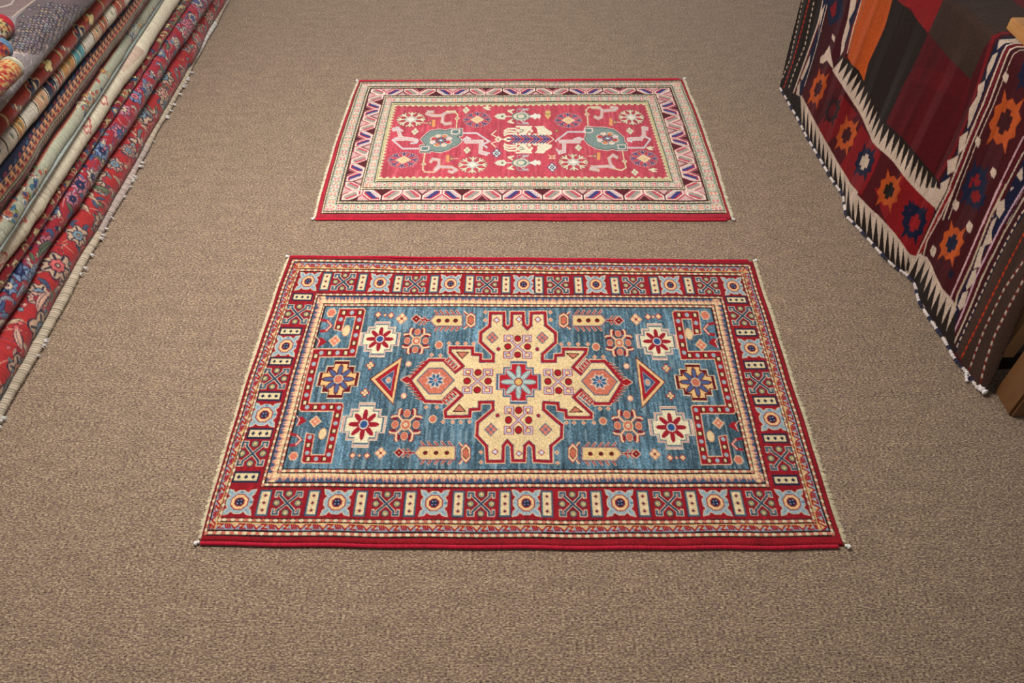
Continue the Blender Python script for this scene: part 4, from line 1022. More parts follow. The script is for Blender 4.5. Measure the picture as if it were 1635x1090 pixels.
# ---- cream fold with faint rose arcs
d = S['D']; rD = np.random.default_rng(8)
ROSE = (176, 140, 128)
for i in range(26): vine(d, rD.random() * 3.5, rD.uniform(d.s_lo, d.s_hi), rD.uniform(.05, .14), rD.random() * 6.3, rD.normal(0, 1.6), .0018, (196, 168, 152))
for px0, py0, px1, py1, c in ((202, 60, 232, 20, (204, 182, 158)), (188, 110, 222, 72, (196, 170, 150)),):
    xa, qa = d.locate(px0, py0); xb, qb = d.locate(px1, py1); d.poly([(xa, qa - .02), (xa - .03, qa + .035), (xb + .02, qb + .02), (xb, qb - .03)], c)
for px, py in ((138, 203), (136, 194), (164, 158), (2, 412), (28, 345)):
    xa, qa = d.locate(px, py); d.poly(lobed(xa, qa, .028, 5, .45, 1), (188, 100, 92)); d.poly(lobed(xa, qa, .018, 5, .45, 1), (226, 200, 176)); vine(d, xa, qa, .07, 1.2, 1.8, .003, (188, 110, 100))
for px, py in ((82, 290), (66, 300), (150, 165), (230, 40), (64, 330)):
    xa, qa = d.locate(px, py)
    for e in (0, .022): vine(d, xa + e, qa - .03, .08, 1.0, 1.4, .0022, (164, 128, 120))
# ---- pale green fold with coloured bunches
e = S['E']; rE = np.random.default_rng(12)
PE = dict(line=(36, 44, 70), f1=[(214, 190, 140), (206, 120, 60), (226, 214, 190)], f2=[(60, 110, 150), (170, 50, 50), (206, 160, 80)], leaf=[(70, 120, 140), (150, 150, 80), (60, 70, 120), (200, 90, 60), (220, 200, 160)], vine=[(190, 110, 70), (150, 60, 60)])
e.poly([(0, e.sv(.86)), (3.5, e.sv(.86)), (3.5, e.sv(.92)), (0, e.sv(.92))], (176, 110, 76)); e.poly([(0, e.sv(.92)), (3.5, e.sv(.92)), (3.5, e.sv(1.1)), (0, e.sv(1.1))], (120, 50, 50))
for px, py, hx, in ((222, 28, .16), (150, 140, .13), (135, 163, .07), (50, 283, .09), (30, 312, .10)):
    xa, qa = e.locate(px, py)
    for j in range(16): leaf(e, xa + rE.uniform(-hx, hx), rE.uniform(e.s_lo, e.s_hi), rE.uniform(.015, .03), rE.random() * 6.3, rE.normal(0, 1), .007, PE, rE, False)
    for j in range(4): flower(e, xa + rE.uniform(-hx, hx), rE.uniform(e.s_lo, e.s_hi), .014, PE, rE)
for j in range(30): vine(e, rE.random() * 3.5, rE.uniform(e.s_lo, e.s_hi), .03, rE.normal(0, .3), 0, .0016, (120, 84, 70) if j % 2 else (150, 160, 140))
# ---- navy fold with the S-chain border
f = S['F']; n = 0; x = 0.0
def strip(s, t0, t1, c): s.poly([(0, s.sv(t0)), (3.5, s.sv(t0)), (3.5, s.sv(t1)), (0, s.sv(t1))], c)
strip(f, -.3, .40, (92, 34, 34)); strip(f, .40, .54, (38, 48, 50)); strip(f, .54, .84, (186, 130, 92)); strip(f, .84, 1.3, (34, 36, 56))
while x < 3.5:
    q0, q1 = f.sv(.56), f.sv(.82); qm = (q0 + q1) / 2
    f.poly([(x, q1), (x + .020, q1), (x + .026, qm), (x + .014, qm + .002)], (34, 34, 56)); f.poly([(x + .004, q0), (x + .022, q0), (x + .016, qm - .001), (x + .003, qm)], (130, 34, 38))
    f.line([(x + .002, qm), (x + .024, qm - .002)], .0028, (40, 30, 40)); f.line([(x + .026, q0 - .001), (x + .018, q1)], .002, (60, 30, 30)); x += .030
x = 0
while x < 3.5:
    f.line([(x, f.sv(.47)), (x + .009, f.sv(.47))], .0025, (200, 176, 130)); 
    m = int(x / .30) % 2
    if m: f.line([(x, f.sv(.36)), (x + .004, f.sv(.14))], .0042, (206, 172, 124)); f.line([(x + .006, f.sv(.38)), (x + .010, f.sv(.12))], .003, (28, 34, 38))
    else:
        if int(x / .014) % 4 == 0: f.line([(x, f.sv(.33)), (x + .026, f.sv(.2)), (x + .045, f.sv(.33))], .0035, (190, 116, 78))
        if int(x / .014) % 4 == 2: f.ell(x, f.sv(.25), .010, .004, (150, 40, 40)); f.ell(x + .01, f.sv(.1), .012, .003, (196, 130, 84))
    x += .0135
for j in range(110):
    xx = j * .032; f.line([(xx, f.sv(.93)), (xx + .018, f.sv(.9))], .003, ((190, 130, 90), (150, 50, 44), (70, 90, 110))[j % 3])
# ---- patchwork-coloured fold
g = S['G']; rG = np.random.default_rng(21); x = 0
pal = [(200, 188, 166), (34, 38, 56), (160, 84, 58), (190, 146, 112), (128, 38, 44), (200, 190, 172), (88, 146, 150), (180, 128, 72), (196, 184, 166), (150, 68, 48)]
i = 0
while x < 3.5:
    w_ = rG.uniform(.045, .10); c = pal[i % len(pal)]; sk = .018
    def bandp(x0, x1): return [(x0, g.s_lo - .02), (x0 + sk * .4, g.sv(.3)), (x0 - sk * .2, g.sv(.7)), (x0 - sk, g.sv(1.3)), (x1 - sk, g.sv(1.3)), (x1 - sk * .2, g.sv(.7)), (x1 + sk * .4, g.sv(.3)), (x1, g.s_lo - .02)]
    g.poly(bandp(x, x + w_), (40, 26, 30)); g.poly(bandp(x + .003, x + w_ - .003), (224, 208, 180)); g.poly(bandp(x + .0065, x + w_ - .0065), c)
    lum = sum(c)
    if lum < 200:
        for j in range(2): leaf(g, x + w_ * rG.uniform(.3, .7), g.sv(rG.uniform(.2, .8)), .022, 1.5 + rG.normal(0, .5), 1.4, .006, dict(line=c, leaf=[(224, 204, 160)]), rG, False)
        g.line([(x + w_ * .5, g.sv(.1)), (x + w_ * .4, g.sv(.9))], .004, (190, 60, 44))
    elif lum > 560:
        for j in range(5): g.line([(x + w_ * (.15 + .15 * j), g.sv(.05)), (x + w_ * (.15 + .15 * j) - .008, g.sv(.95))], .0011, (150, 136, 120))
    else:
        g.line([(x + w_ * .55, g.sv(.0)), (x + w_ * .5, g.sv(1))], .004, (224, 200, 160)); leaf(g, x + w_ * .4, g.sv(.5), .02, 1.7, .5, .004, dict(line=(60, 40, 40), leaf=[(80, 130, 110)]), rG, False)
    x += w_; i += rG.integers(1, 3)
# ---- rust fold
h = S['H']; rH = np.random.default_rng(31); x = .05; i = 0
while x < 3.5:
    t = i % 4; q = h.sv(rH.uniform(.25, .7))
    if t == 0:
        h.poly(lobed(x, q, .040, 6, .3, 1), (214, 180, 130)); h.poly(lobed(x, q, .036, 6, .3, 1), (28, 32, 56)); leaf(h, x - .015, q - .012, .04, .8, 1.2, .008, dict(line=(28, 32, 56), leaf=[(226, 196, 150)]), rH); leaf(h, x + .01, q + .012, .03, .8, 1.2, .006, dict(line=(28, 32, 56), leaf=[(190, 80, 50)]), rH)
    elif t == 1:
        for j in range(5): h.poly([(x + .01 * j, q - .02 + .008 * j), (x + .01 * j + .007, q - .02 + .008 * j), (x + .01 * j + .004, q - .005 + .008 * j), (x + .01 * j - .003, q - .005 + .008 * j)], ((98, 122, 126), (222, 206, 160))[j % 2])
    elif t == 2:
        vine(h, x, h.sv(-.1), .10, 1.9, -1.2, .009, (190, 172, 116)); vine(h, x + .004, h.sv(-.1), .10, 1.9, -1.2, .0025, (120, 60, 40))
    else:
        h.poly(lobed(x, q, .026, 4, .5, .5), (30, 34, 50)); h.poly(lobed(x, q, .022, 4, .5, .5), (228, 206, 140)); h.poly(lobed(x + .02, q + .015, .014, 3, .5, .5), (200, 110, 70))
    x += rH.uniform(.07, .12); i += 1
# ---- wide mauve-grey fold on top, with a lattice field
I = S['I']; cI = I.cv; rI = np.random.default_rng(41)
for j in range(420):
    px, py = rI.uniform(-10, 100), rI.uniform(60, 260)
    cI.SL([(px, py), (px + rI.normal(2, 2), py - rI.uniform(2, 7))], rI.uniform(.8, 1.8), ((176, 166, 158), (120, 104, 104), (138, 120, 128))[rI.integers(3)])
for j in range(4):
    o = np.array([(8, 130), (4, 156), (-6, 178), (26, 118)][j]); cI.SL([o, o + (8, 4), o + (10, 14), o + (16, 8)], 1.6, (190, 180, 170))
lat = [(26, 28), (58, -4), (158, -4), (85, 74), (78, 82), (68, 84), (60, 80), (52, 72), (49, 80), (42, 85), (30, 84), (18, 83), (20, 58)]
cI.S(lat, (96, 80, 82))
cI.SL([(18, 83), (30, 84), (42, 85), (49, 80), (50, 72), (56, 76), (62, 81), (70, 83), (76, 76), (72, 68)], 2.2, (196, 166, 160))
for r0 in range(22):
    for c0 in range(26):
        u_, v_ = c0 * 7.6 + (r0 % 2) * 3.8 - 40 + rI.normal(0, .7), r0 * 4.9 + rI.normal(0, .5)
        px, py = 20 + u_ * .86 + v_ * .42, 0 + v_ * .86 + u_ * .10
        if py > 84 or px + py * 1.05 > 158 or px + py < 62 or (py > 68 and (px < 22 or px > 74)): continue
        if px + py < 84 and rI.random() < .55: continue
        q = [(px - 3.4, py - 1.6), (px + 1, py - 2.3), (px + 3.5, py + 1.5), (px - .6, py + 2.2)]
        qq = np.array(q); cc = qq.mean(0); cI.S(cc + (qq - cc) * 1.4 + rI.normal(0, .5, 2), (48, 40, 50)); cI.S(cc + (qq - cc) * rI.uniform(.6, .95), ((140, 118, 112), (126, 126, 124), (148, 128, 108), (124, 108, 116))[rI.integers(4)])
cI.S([(-40, -40), (62, -4), (43, 10), (22, 27), (-20, 22), (-60, 60)], (124, 100, 98)); cI.SL([(58, -2), (43, 9), (30, 18), (20, 27)], 1.6, (190, 168, 150)); cI.SL([(-6, 12), (8, 10), (18, 6), (24, -4)], 1.8, (196, 180, 166))

LAB = {'A': 'red floral folded rug at the bottom of the stack, pale overcast edge touching the carpet', 'B': 'crimson folded rug with slate-blue and pink curling leaves, second from the bottom of the stack',
       'C': 'thin dark red folded rug with beige and navy buds, squeezed directly under the cream one', 'D': 'cream folded rug with faint rose scrolls, in the middle of the stack',
       'E': 'thin pale green folded rug with bright bunches and grey edge cord, above the cream one', 'F': 'dark navy folded rug with an orange S-chain border along its fold',
       'G': 'folded rug with patchwork of cream, navy, turquoise and rust blocks on its fold', 'H': 'rust-orange folded rug with navy and cream figures, under the wide mauve one',
       'I': 'wide mauve-grey folded rug with a dark lattice field, topmost of the stack'}
ROOT = {}
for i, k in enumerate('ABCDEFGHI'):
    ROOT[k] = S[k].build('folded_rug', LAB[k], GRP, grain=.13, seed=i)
# overcast edge of the lowest rug, creeping out onto the carpet towards the near end
p_far = hit(344, 40); p_near = hit(0, 668)
def on_line(y): return p_near[0] + (p_far[0] - p_near[0]) * (y - p_near[1]) / (p_far[1] - p_near[1])
ys = np.linspace(.82, 3.9, 60); wv = .0025 * np.sin(ys * 9) + .002 * np.sin(ys * 23)
ecol = [(190, 176, 160), (150, 126, 116), (206, 200, 190), (176, 160, 140)]
def overcol(v):
    k = math.sin(v * 3.1) + .6 * math.sin(v * 7.7); c = np.array((222, 214, 204)) if k > .9 else np.array((198, 180, 156)) if k > -.4 else np.array((190, 170, 160))
    return tuple(c * (1.0 if int(v / .0042) % 2 else .66))
oc = cord('overcast_edge', [(on_line(y) + w_ - .002, y, .0125) for y, w_ in zip(ys, wv)], lambda t: .021 - .009 * t, lambda t: .0120 - .001 * t, overcol, M_CORD, ROOT['A'], .10, .0084, .0016, seed=4)
tag(oc, 'grey-white overcast edge cord')
V, F, Cc = [], [], []
rt = np.random.default_rng(66)
for i in range(46):
    y = rt.uniform(.9, 3.2); x = on_line(y) + .018
    for k in range(4):
        a = rt.uniform(-1.1, .9); L = rt.uniform(.006, .016); b0 = len(V)
        V += [(x - .004, y - .0022, .015), (x - .004, y + .0022, .017), (x + math.cos(a) * L, y + math.sin(a) * L, .010 + rt.uniform(-.003, .006)), (x - .002, y, .008)]
        F += [(b0, b0 + 2, b0 + 1), (b0, b0 + 3, b0 + 2), (b0 + 1, b0 + 2, b0 + 3)]; Cc += [lin((214, 208, 200))] * 4
tf = mesh_soup('loose_wool', off(np.array(V), ROOT['A']), F, M_CORD, ROOT['A'], np.array(Cc)); tag(tf, 'white loose wool ends', kind='stuff')
# grey-green cord on top of the cream rug
sD, sE = S['D'], S['E']; ys = np.linspace(.85, 4.25, 50)
pc = cord('edge_cord', [(sE.X(y) + sE.r * .80, y, sD.zc + sD.r + .0056) for y in ys], .0062, .0050, lambda v: (150, 156, 148) if int(v / .003) % 2 else (112, 124, 118), M_CORD, ROOT['E'], .05, .006, .002, seed=5)
tag(pc, 'grey-green edge cord')

# ---- three short rolled rugs lying on the stack, their rounded ends in view
def rolled(px, py, rpx, length, dz, label, cols, seed):
    zc = STACK_TOP + .03
    for _ in range(4):
        c = hit(px, py, zc); dep = (c - CAM) @ FW; r = rpx * dep / FPX; zc = STACK_TOP + r + dz + .0006
    nb, na = 26, 34; A = np.arange(na) / na * 2 * math.pi
    n = int(length / .004); t = np.linspace(0, length, n); prof = []
    for k in np.linspace(0, 1, nb): a = k * math.pi / 2; prof.append((-(math.cos(a)) * r * .55, math.sin(a) * r * (.985) + .0002))
    prof += [(tt, r) for tt in t[1:]]
    prof = np.array(prof); m = len(prof); y = c[1] - prof[:, 0]; rr = prof[:, 1] * (1 + .012 * np.sin(prof[:, 0] * 90 + seed)); rr[rr > r] = r
    P = np.stack([(c[0] - .05 * prof[:, 0])[:, None] + rr[:, None] * np.cos(A), y[:, None] + 0 * A, zc + rr[:, None] * np.sin(A)], -1)
    rnd = np.random.default_rng(seed); colr = np.zeros((m, na, 3)); 
    bands = cols
    for i in range(m):
        d = prof[i, 0]
        if d < 0:
            rf = prof[i, 1] / r; c_ = cols['end'][int((rf * 5.99) % len(cols['end']))] if rf < .9 else cols['rim']
            colr[i] = lin(c_)
        else:
            k = 0
            while k < len(cols['bands']) - 1 and d > cols['bands'][k][0]: k += 1
            c_ = cols['bands'][k][1]; colr[i] = lin(c_[0] if isinstance(c_[0], tuple) else c_)
            if isinstance(c_[0], tuple):
                for j in range(na):
                    colr[i, j] = lin(c_[int((math.sin(j * 2.1 + d * 260) + math.sin(j * 1.3 - d * 190) + 2) / 4 * len(c_)) % len(c_)])
    colr *= .55 * (1 + .12 * rnd.standard_normal((m, na, 1)))  # roll colours dimmed as well, painting in the darker top-left corner
    root = empty('rolled_rug', (c[0], c[1] - length / 2, zc - r)); tag(root, label, 'rolled rug', 'small rolled rugs lying on top of the stack')
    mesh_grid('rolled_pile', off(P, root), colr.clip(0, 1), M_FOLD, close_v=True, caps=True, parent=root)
NV, RD, GD, OR, BE, BL, GR = (36, 40, 56), (160, 36, 40), (206, 176, 110), (196, 104, 52), (214, 200, 170), (96, 130, 158), (90, 84, 60)
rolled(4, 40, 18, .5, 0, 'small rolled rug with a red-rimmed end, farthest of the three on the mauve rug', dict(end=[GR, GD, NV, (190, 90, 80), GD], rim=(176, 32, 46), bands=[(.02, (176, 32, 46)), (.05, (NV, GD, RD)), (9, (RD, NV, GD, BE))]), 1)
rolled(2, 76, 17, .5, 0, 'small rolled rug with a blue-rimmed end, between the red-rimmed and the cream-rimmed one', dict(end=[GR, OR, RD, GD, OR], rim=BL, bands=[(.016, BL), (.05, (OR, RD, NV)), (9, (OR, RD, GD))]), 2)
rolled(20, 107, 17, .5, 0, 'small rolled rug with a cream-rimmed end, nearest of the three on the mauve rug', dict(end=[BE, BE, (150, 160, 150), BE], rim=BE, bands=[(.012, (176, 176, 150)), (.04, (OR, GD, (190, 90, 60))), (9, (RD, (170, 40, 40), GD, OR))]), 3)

# ------------------------------------------------------------------ wooden table with a kilim over it
def xe(y): return 1.273 + .1126 * (1.975 - y)
TZ = .700
K1 = lambda p: [(1235 + a / 3.115, b / 3.115) for a, b in p]; K2 = lambda p: [(1335 + a / 2.87, 300 + b / 2.87) for a, b in p]
hem_px = K2([(700, 940), (660, 925), (600, 840), (545, 780), (500, 700), (430, 600), (385, 520), (365, 440), (325, 395), (270, 360), (200, 290), (130, 210), (45, 125)]) + K1([(365, 1060), (350, 980), (260, 830), (170, 680), (110, 560), (60, 480), (35, 430)])
hem = np.array([hit(x, y, .006) for x, y in hem_px])
seg = np.hypot(*np.diff(hem[:, :2], axis=0).T); hc = np.concatenate([[0], np.cumsum(seg)]); hc /= hc[-1]
NA, NT = 760, 310; NTOP = 170
def ksurf(na, nt, ntop):
    a = (np.arange(na) + .5) / na
    hx, hy = np.interp(a, hc, hem[:, 0]), np.interp(a, hc, hem[:, 1])
    k = np.ones(15) / 15 if na < 1000 else np.ones(31) / 31
    sm = lambda v: np.convolve(np.pad(v, len(k) // 2, 'edge'), k, 'valid'); hx, hy = sm(hx), sm(hy)
    ty = np.interp(hy, [1.30, 1.9, 2.97], [1.50, 1.975, 3.08]); tx = xe(ty)
    t = (np.arange(nt) + .5)[:, None] / nt                       # 0 hem .. 1 edge
    R = .018; H = TZ - R
    wobx = np.interp(a, np.linspace(0, 1, 40), np.random.default_rng(5).normal(0, .006, 40))
    x = hx + (tx - hx) * (t ** .8) + np.sin(t * math.pi) * wobx; y = hy + (ty - hy) * t; z = .006 + (H - .006) * t
    na_ = max(6, nt // 24); th = (np.arange(na_)[:, None] + 1) / na_ * math.pi / 2
    xa = tx + R * (1 - np.cos(th)); ya = ty + 0 * th; za = H + R * np.sin(th) + 0 * ty
    tt = (np.arange(ntop)[:, None] + 1) / ntop * .46
    xt = tx + R + tt; yt = ty + .1126 * tt; zt = TZ + 0 * xt
    return np.concatenate([np.stack([x, y, z + 0 * x], -1), np.stack([xa, ya, za], -1), np.stack([xt, yt, zt], -1)], 0)
P2 = ksurf(NA * 2, NT * 2, NTOP * 2); rows = P2.shape[0] // 2 * 2; P2 = P2[:rows]
kc = Canvas(NA * 2, rows, (96, 26, 36), P=P2)
MAR, KR, ORG, NVY, DBR, CRM, BR2 = (104, 26, 36), (158, 38, 42), (206, 104, 48), (40, 42, 74), (56, 42, 34), (228, 204, 184), (84, 62, 52)
s1 = lambda p, c: kc.S(K1(p), c); l1 = lambda p, w, c: kc.SL(K1(p), w / 3.1, c); s2 = lambda p, c: kc.S(K2(p), c); l2 = lambda p, w, c: kc.SL(K2(p), w / 2.87, c)
# central field patches
s1([(440, -120), (640, -120), (600, 0), (555, 140), (480, 320), (455, 425), (375, 285)], ORG)
s1([(600, -20), (625, 0), (690, 60), (775, 165), (700, 330), (590, 560), (560, 620), (450, 425), (478, 315), (555, 145)], DBR)
s1([(590, -60), (900, -140), (850, 0), (790, 135), (772, 165), (720, 100), (690, 45), (640, 20), (620, 0)], KR)
s1([(850, -10), (900, -140), (1400, -140), (1400, 165), (1110, 168), (1050, 240), (985, 395), (900, 320), (775, 165)], BR2)
s1([(1140, -100), (1400, -100), (1400, 80), (1246, 55), (1190, 20)], (128, 30, 36))
s1([(772, 165), (870, 280), (985, 395), (925, 640), (830, 905), (700, 745), (570, 610), (650, 430), (720, 300)], (108, 24, 32))
s1([(720, 330), (985, 395), (960, 500), (690, 400)], (116, 26, 34))
# far side band, brown with dashed lines
s1([(140, -140), (270, -140), (245, 0), (215, 180), (150, 330), (95, 500), (20, 470), (20, 400), (70, 250), (110, 60)], DBR)
def dashes(f_, pts, w, c1, c2, n_, on=.5):
    P_ = np.array(f_(pts)); sg = np.hypot(*np.diff(P_, axis=0).T); cu = np.concatenate([[0], np.cumsum(sg)])
    at = lambda t: np.array([np.interp(t * cu[-1], cu, P_[:, 0]), np.interp(t * cu[-1], cu, P_[:, 1])])
    for i in range(n_):
        m_ = (i + on) / n_; kc.SL([at(i / n_), at(m_)], w, c1)
        if c2: kc.SL([at(m_), at((i + 1) / n_)], w * .6, c2)
dashes(K1, [(172, -100), (148, 0), (120, 140), (90, 290), (45, 400)], 1.7, CRM, DBR, 20)
dashes(K1, [(205, -100), (182, 0), (150, 130), (100, 310), (50, 450)], 1.8, (206, 70, 40), KR, 22)
dashes(K1, [(230, -100), (207, 0), (160, 230), (110, 350), (75, 450)], 1.7, CRM, DBR, 20)
l1([(272, -100), (252, 0), (228, 110), (152, 330), (95, 490)], 7, CRM); l1([(278, -100), (258, 0), (235, 110), (160, 330), (102, 500)], 4, (130, 30, 40))
s1([(262, -80), (290, -80), (262, 60), (235, 200), (180, 380), (150, 500), (110, 520), (165, 330), (236, 110)], NVY)
for q in ([(240, 60), (262, 20), (235, 130)], [(232, 130), (240, 90), (225, 190)], [(180, 290), (190, 270), (182, 320), (150, 400), (140, 390)], [(125, 430), (140, 400), (135, 470), (150, 500), (110, 530)], [(242, 150), (256, 150), (250, 180), (244, 182)]): s1(q, CRM)
l1([(300, -100), (272, 20), (215, 250), (160, 430)], 3, CRM)
# far border field
s1([(285, -140), (420, -140), (395, 30), (340, 290), (310, 330), (160, 500), (165, 430), (225, 240), (275, 20)], (88, 24, 36))
s1([(270, 10), (300, -60), (350, -40), (350, 80), (320, 110), (280, 130)], NVY); s1([(285, 40), (320, 0), (315, 70), (295, 90)], (150, 30, 40))
for q in ([(298, 168), (312, 185), (308, 212), (294, 190)], [(236, 310), (262, 262), (285, 225), (292, 280), (306, 350), (284, 320), (272, 300), (250, 316)], [(240, 285), (255, 270), (250, 310), (238, 314)]): s1(q, CRM)
# white jag and thin lines between border and field
s1([(400, -60), (425, -60), (412, 30), (385, 130), (355, 250), (338, 280), (345, 200), (372, 100)], CRM); s1([(412, 40), (440, -60), (445, 0), (415, 90), (375, 200), (352, 270), (362, 210), (385, 140), (380, 100)], NVY)
l1([(452, -60), (440, 0), (400, 150), (372, 265)], 4, CRM); l1([(446, -60), (434, 0), (392, 150), (366, 262)], 4, (130, 30, 44)); l1([(470, -60), (455, 10), (410, 150), (380, 285)], 3, (170, 120, 100))
# lower border background: alternating red and dark diagonal fields
CL = K1([(305, 340), (380, 455), (450, 570), (510, 705), (560, 750), (600, 785), (680, 890), (740, 955), (810, 1020)])      # base of the upper teeth
UL = K1([(345, 275), (430, 350), (500, 500), (560, 605), (640, 680), (700, 745), (830, 905)])
DL = K1([(140, 480), (200, 600), (260, 710), (330, 830), (380, 920), (430, 970)]) + K2([(75, 15), (130, 75), (210, 150), (280, 230), (345, 325), (395, 300)])
kc.S(CL + K2([(470, 30), (395, 300), (345, 330)]) + DL[::-1][2:] + K1([(160, 430), (260, 330)]), MAR)
def poly_at(P_, t):
    P_ = np.array(P_); sg = np.hypot(*np.diff(P_, axis=0).T); cu = np.concatenate([[0], np.cumsum(sg)]); return np.array([np.interp(t * cu[-1], cu, P_[:, 0]), np.interp(t * cu[-1], cu, P_[:, 1])])
s1([(290, 375), (345, 420), (165, 590), (150, 540)], (112, 28, 40))
s1([(345, 470), (420, 570), (270, 715), (215, 640)], (150, 32, 40)); s1([(440, 620), (540, 760), (500, 860), (440, 975), (330, 835), (390, 740)], (158, 34, 42))
s1([(640, 860), (810, 1020), (790, 1110), (560, 1110), (600, 1000)], (166, 36, 42)); s2([(180, 0), (470, 20), (400, 290), (350, 330), (250, 190), (215, 120)], (162, 36, 42))
# brown backing and upper teeth
kc.S(UL + CL[::-1], DBR); 
nt_ = 23
for i in range(nt_):
    a_, b_ = poly_at(CL, i / nt_), poly_at(CL, (i + 1) / nt_); u_ = poly_at(UL, min(1, (i + .42) / nt_)); m_ = (a_ + b_) / 2
    tip = m_ + (u_ - m_) * .80 + np.array([1.5, -3.5]); nrm = np.array([-2.6, 2.8]); kc.S([a_ + nrm, b_ + nrm, b_, tip, a_], CRM)
# lower teeth towards the hem
HL = hem_px[::-1]; HL2 = [p for p in HL if p[1] < 452]
kc.S(DL + HL2[::-1], (58, 44, 36))
nd = 27
for i in range(nd):
    a_, b_ = poly_at(DL, i / nd), poly_at(DL, (i + 1) / nd); m_ = (a_ + b_) / 2; hy_ = np.interp(m_[0], [p[0] for p in HL2], [p[1] for p in HL2]); tip = np.array([m_[0] - 1, max(m_[1] + 8, hy_ - 4)])
    nr = np.array([2.0, -2.2]); kc.S([a_ + nr, b_ + nr, b_, tip, a_], CRM)
# right (near) border: maroon field, stripes, teeth
s1([(1195, 260), (1400, 240), (1400, 760), (1060, 1120), (850, 1120), (905, 880), (1040, 600)], (94, 24, 34)); s2([(560, 0), (760, -20), (680, 220), (530, 495), (490, 460), (400, 330), (430, 250)], (94, 24, 34))
# stripe group one (navy with white jags, white and red lines)
l1([(1400, 160), (1246, 168), (1130, 175), (1095, 190), (1055, 320), (985, 555), (900, 760), (825, 885)], 18, (140, 32, 38)); l1([(1246, 172), (1125, 184), (1062, 330), (990, 560), (905, 765), (830, 890)], 5, (70, 24, 30))
s1([(1400, 185), (1140, 190), (1110, 215), (1060, 350), (990, 570), (910, 770), (835, 900), (810, 1040), (870, 900), (960, 700), (1075, 420), (1150, 235), (1246, 225), (1400, 225)], NVY)
for q in ([(1120, 205), (1246, 195), (1246, 212), (1150, 222), (1120, 248)], [(1095, 275), (1125, 260), (1100, 330), (1062, 400), (1070, 330)], [(1022, 425), (1060, 400), (1052, 450), (1030, 490), (1020, 480)], [(1025, 470), (1045, 470), (1010, 560), (985, 620), (970, 640), (980, 540)],
          [(930, 680), (975, 650), (950, 740), (920, 770), (925, 720)], [(870, 800), (925, 770), (905, 850), (868, 870)], [(835, 912), (885, 880), (860, 960), (815, 1050), (800, 1010), (835, 960)]): s1(q, CRM)
for p_, w_, c_ in (([(1400, 222), (1190, 222), (1160, 235), (1050, 520), (960, 720), (890, 900), (820, 1090)], 8, CRM), ([(1400, 232), (1190, 232), (1170, 245), (1060, 530), (970, 730), (900, 905), (832, 1090)], 7, (150, 30, 50)),
                   ([(1400, 242), (1205, 240), (1180, 255), (1080, 520), (985, 725), (915, 905), (848, 1090)], 7, CRM), ([(1400, 252), (1210, 250), (1190, 265), (1092, 525), (995, 735), (925, 915), (862, 1090)], 4, (40, 24, 30)), ([(1400, 262), (1225, 256), (1200, 275), (1100, 530), (1005, 735), (940, 900), (875, 1090)], 4, CRM)):
    l1(p_, w_, c_)
for p_, w_, c_ in (([(525, 0), (460, 130), (385, 285), (370, 320)], 7, CRM), ([(534, 0), (470, 130), (394, 290)], 9, (166, 34, 44)), ([(546, 0), (483, 130), (420, 240), (400, 320)], 6, CRM), ([(515, 5), (450, 130), (380, 275)], 4, (60, 24, 34))): l2(p_, w_, c_)
s2([(380, 0), (470, 0), (500, 20), (470, 60), (450, 75), (430, 40)], CRM)
# stripe group two
for p_, w_, c_ in (([(1400, 520), (1246, 690), (1110, 960), (1050, 1110)], 8, (224, 180, 184)), ([(1400, 560), (1246, 730), (1130, 960), (1068, 1110)], 6, (130, 30, 50)), ([(1400, 590), (1246, 765), (1140, 970), (1082, 1110)], 7, CRM)): l1(p_, w_, c_)
s1([(1400, 620), (1246, 800), (1160, 980), (1100, 1110), (1180, 1110), (1246, 980), (1400, 760)], NVY)
for q in ([(1246, 830), (1215, 870), (1235, 900), (1246, 890)], [(1190, 930), (1246, 940), (1200, 1000), (1160, 1040)], [(1130, 1040), (1180, 1040), (1140, 1100), (1110, 1110)]): s1(q, CRM)
l1([(1400, 800), (1246, 960), (1200, 1050), (1170, 1110)], 7, CRM); l1([(1400, 830), (1246, 990), (1215, 1060), (1190, 1110)], 6, (130, 30, 50)); 
s2([(800, 20), (862, -40), (862, 20), (700, 270), (600, 470), (545, 640), (530, 560), (640, 330), (700, 170)], NVY)
for p_, w_, c_ in (([(760, -20), (690, 130), (600, 340), (530, 500)], 8, (230, 190, 190)), ([(770, -15), (700, 130), (615, 340), (545, 500)], 5, (120, 26, 44)), ([(785, -15), (712, 130), (628, 345), (560, 490), (545, 560)], 9, (222, 200, 170)), ([(797, -15), (722, 130), (640, 345), (566, 500)], 4, (110, 30, 44)),
                   ([(940, -100), (861, 5), (760, 180), (650, 400), (575, 590), (530, 690)], 8, (228, 190, 200)), ([(950, -90), (870, 15), (770, 190), (660, 410), (583, 600), (536, 700)], 7, (110, 24, 40)), ([(965, -90), (880, 30), (780, 200), (670, 420), (595, 600), (545, 710)], 8, (222, 204, 180)), ([(980, -90), (890, 40), (790, 212), (680, 432), (603, 608), (556, 715)], 5, (70, 30, 40))):
    l2(p_, w_, c_)
for q in ([(745, 70), (780, 50), (780, 100), (755, 140), (740, 120)], [(720, 150), (745, 130), (720, 200), (722, 250), (675, 270)], [(665, 270), (690, 260), (670, 330), (670, 360), (635, 370)], [(630, 380), (650, 370), (640, 430), (600, 470), (600, 450)], [(585, 480), (610, 470), (590, 540), (570, 560), (560, 540)]): s2(q, CRM)
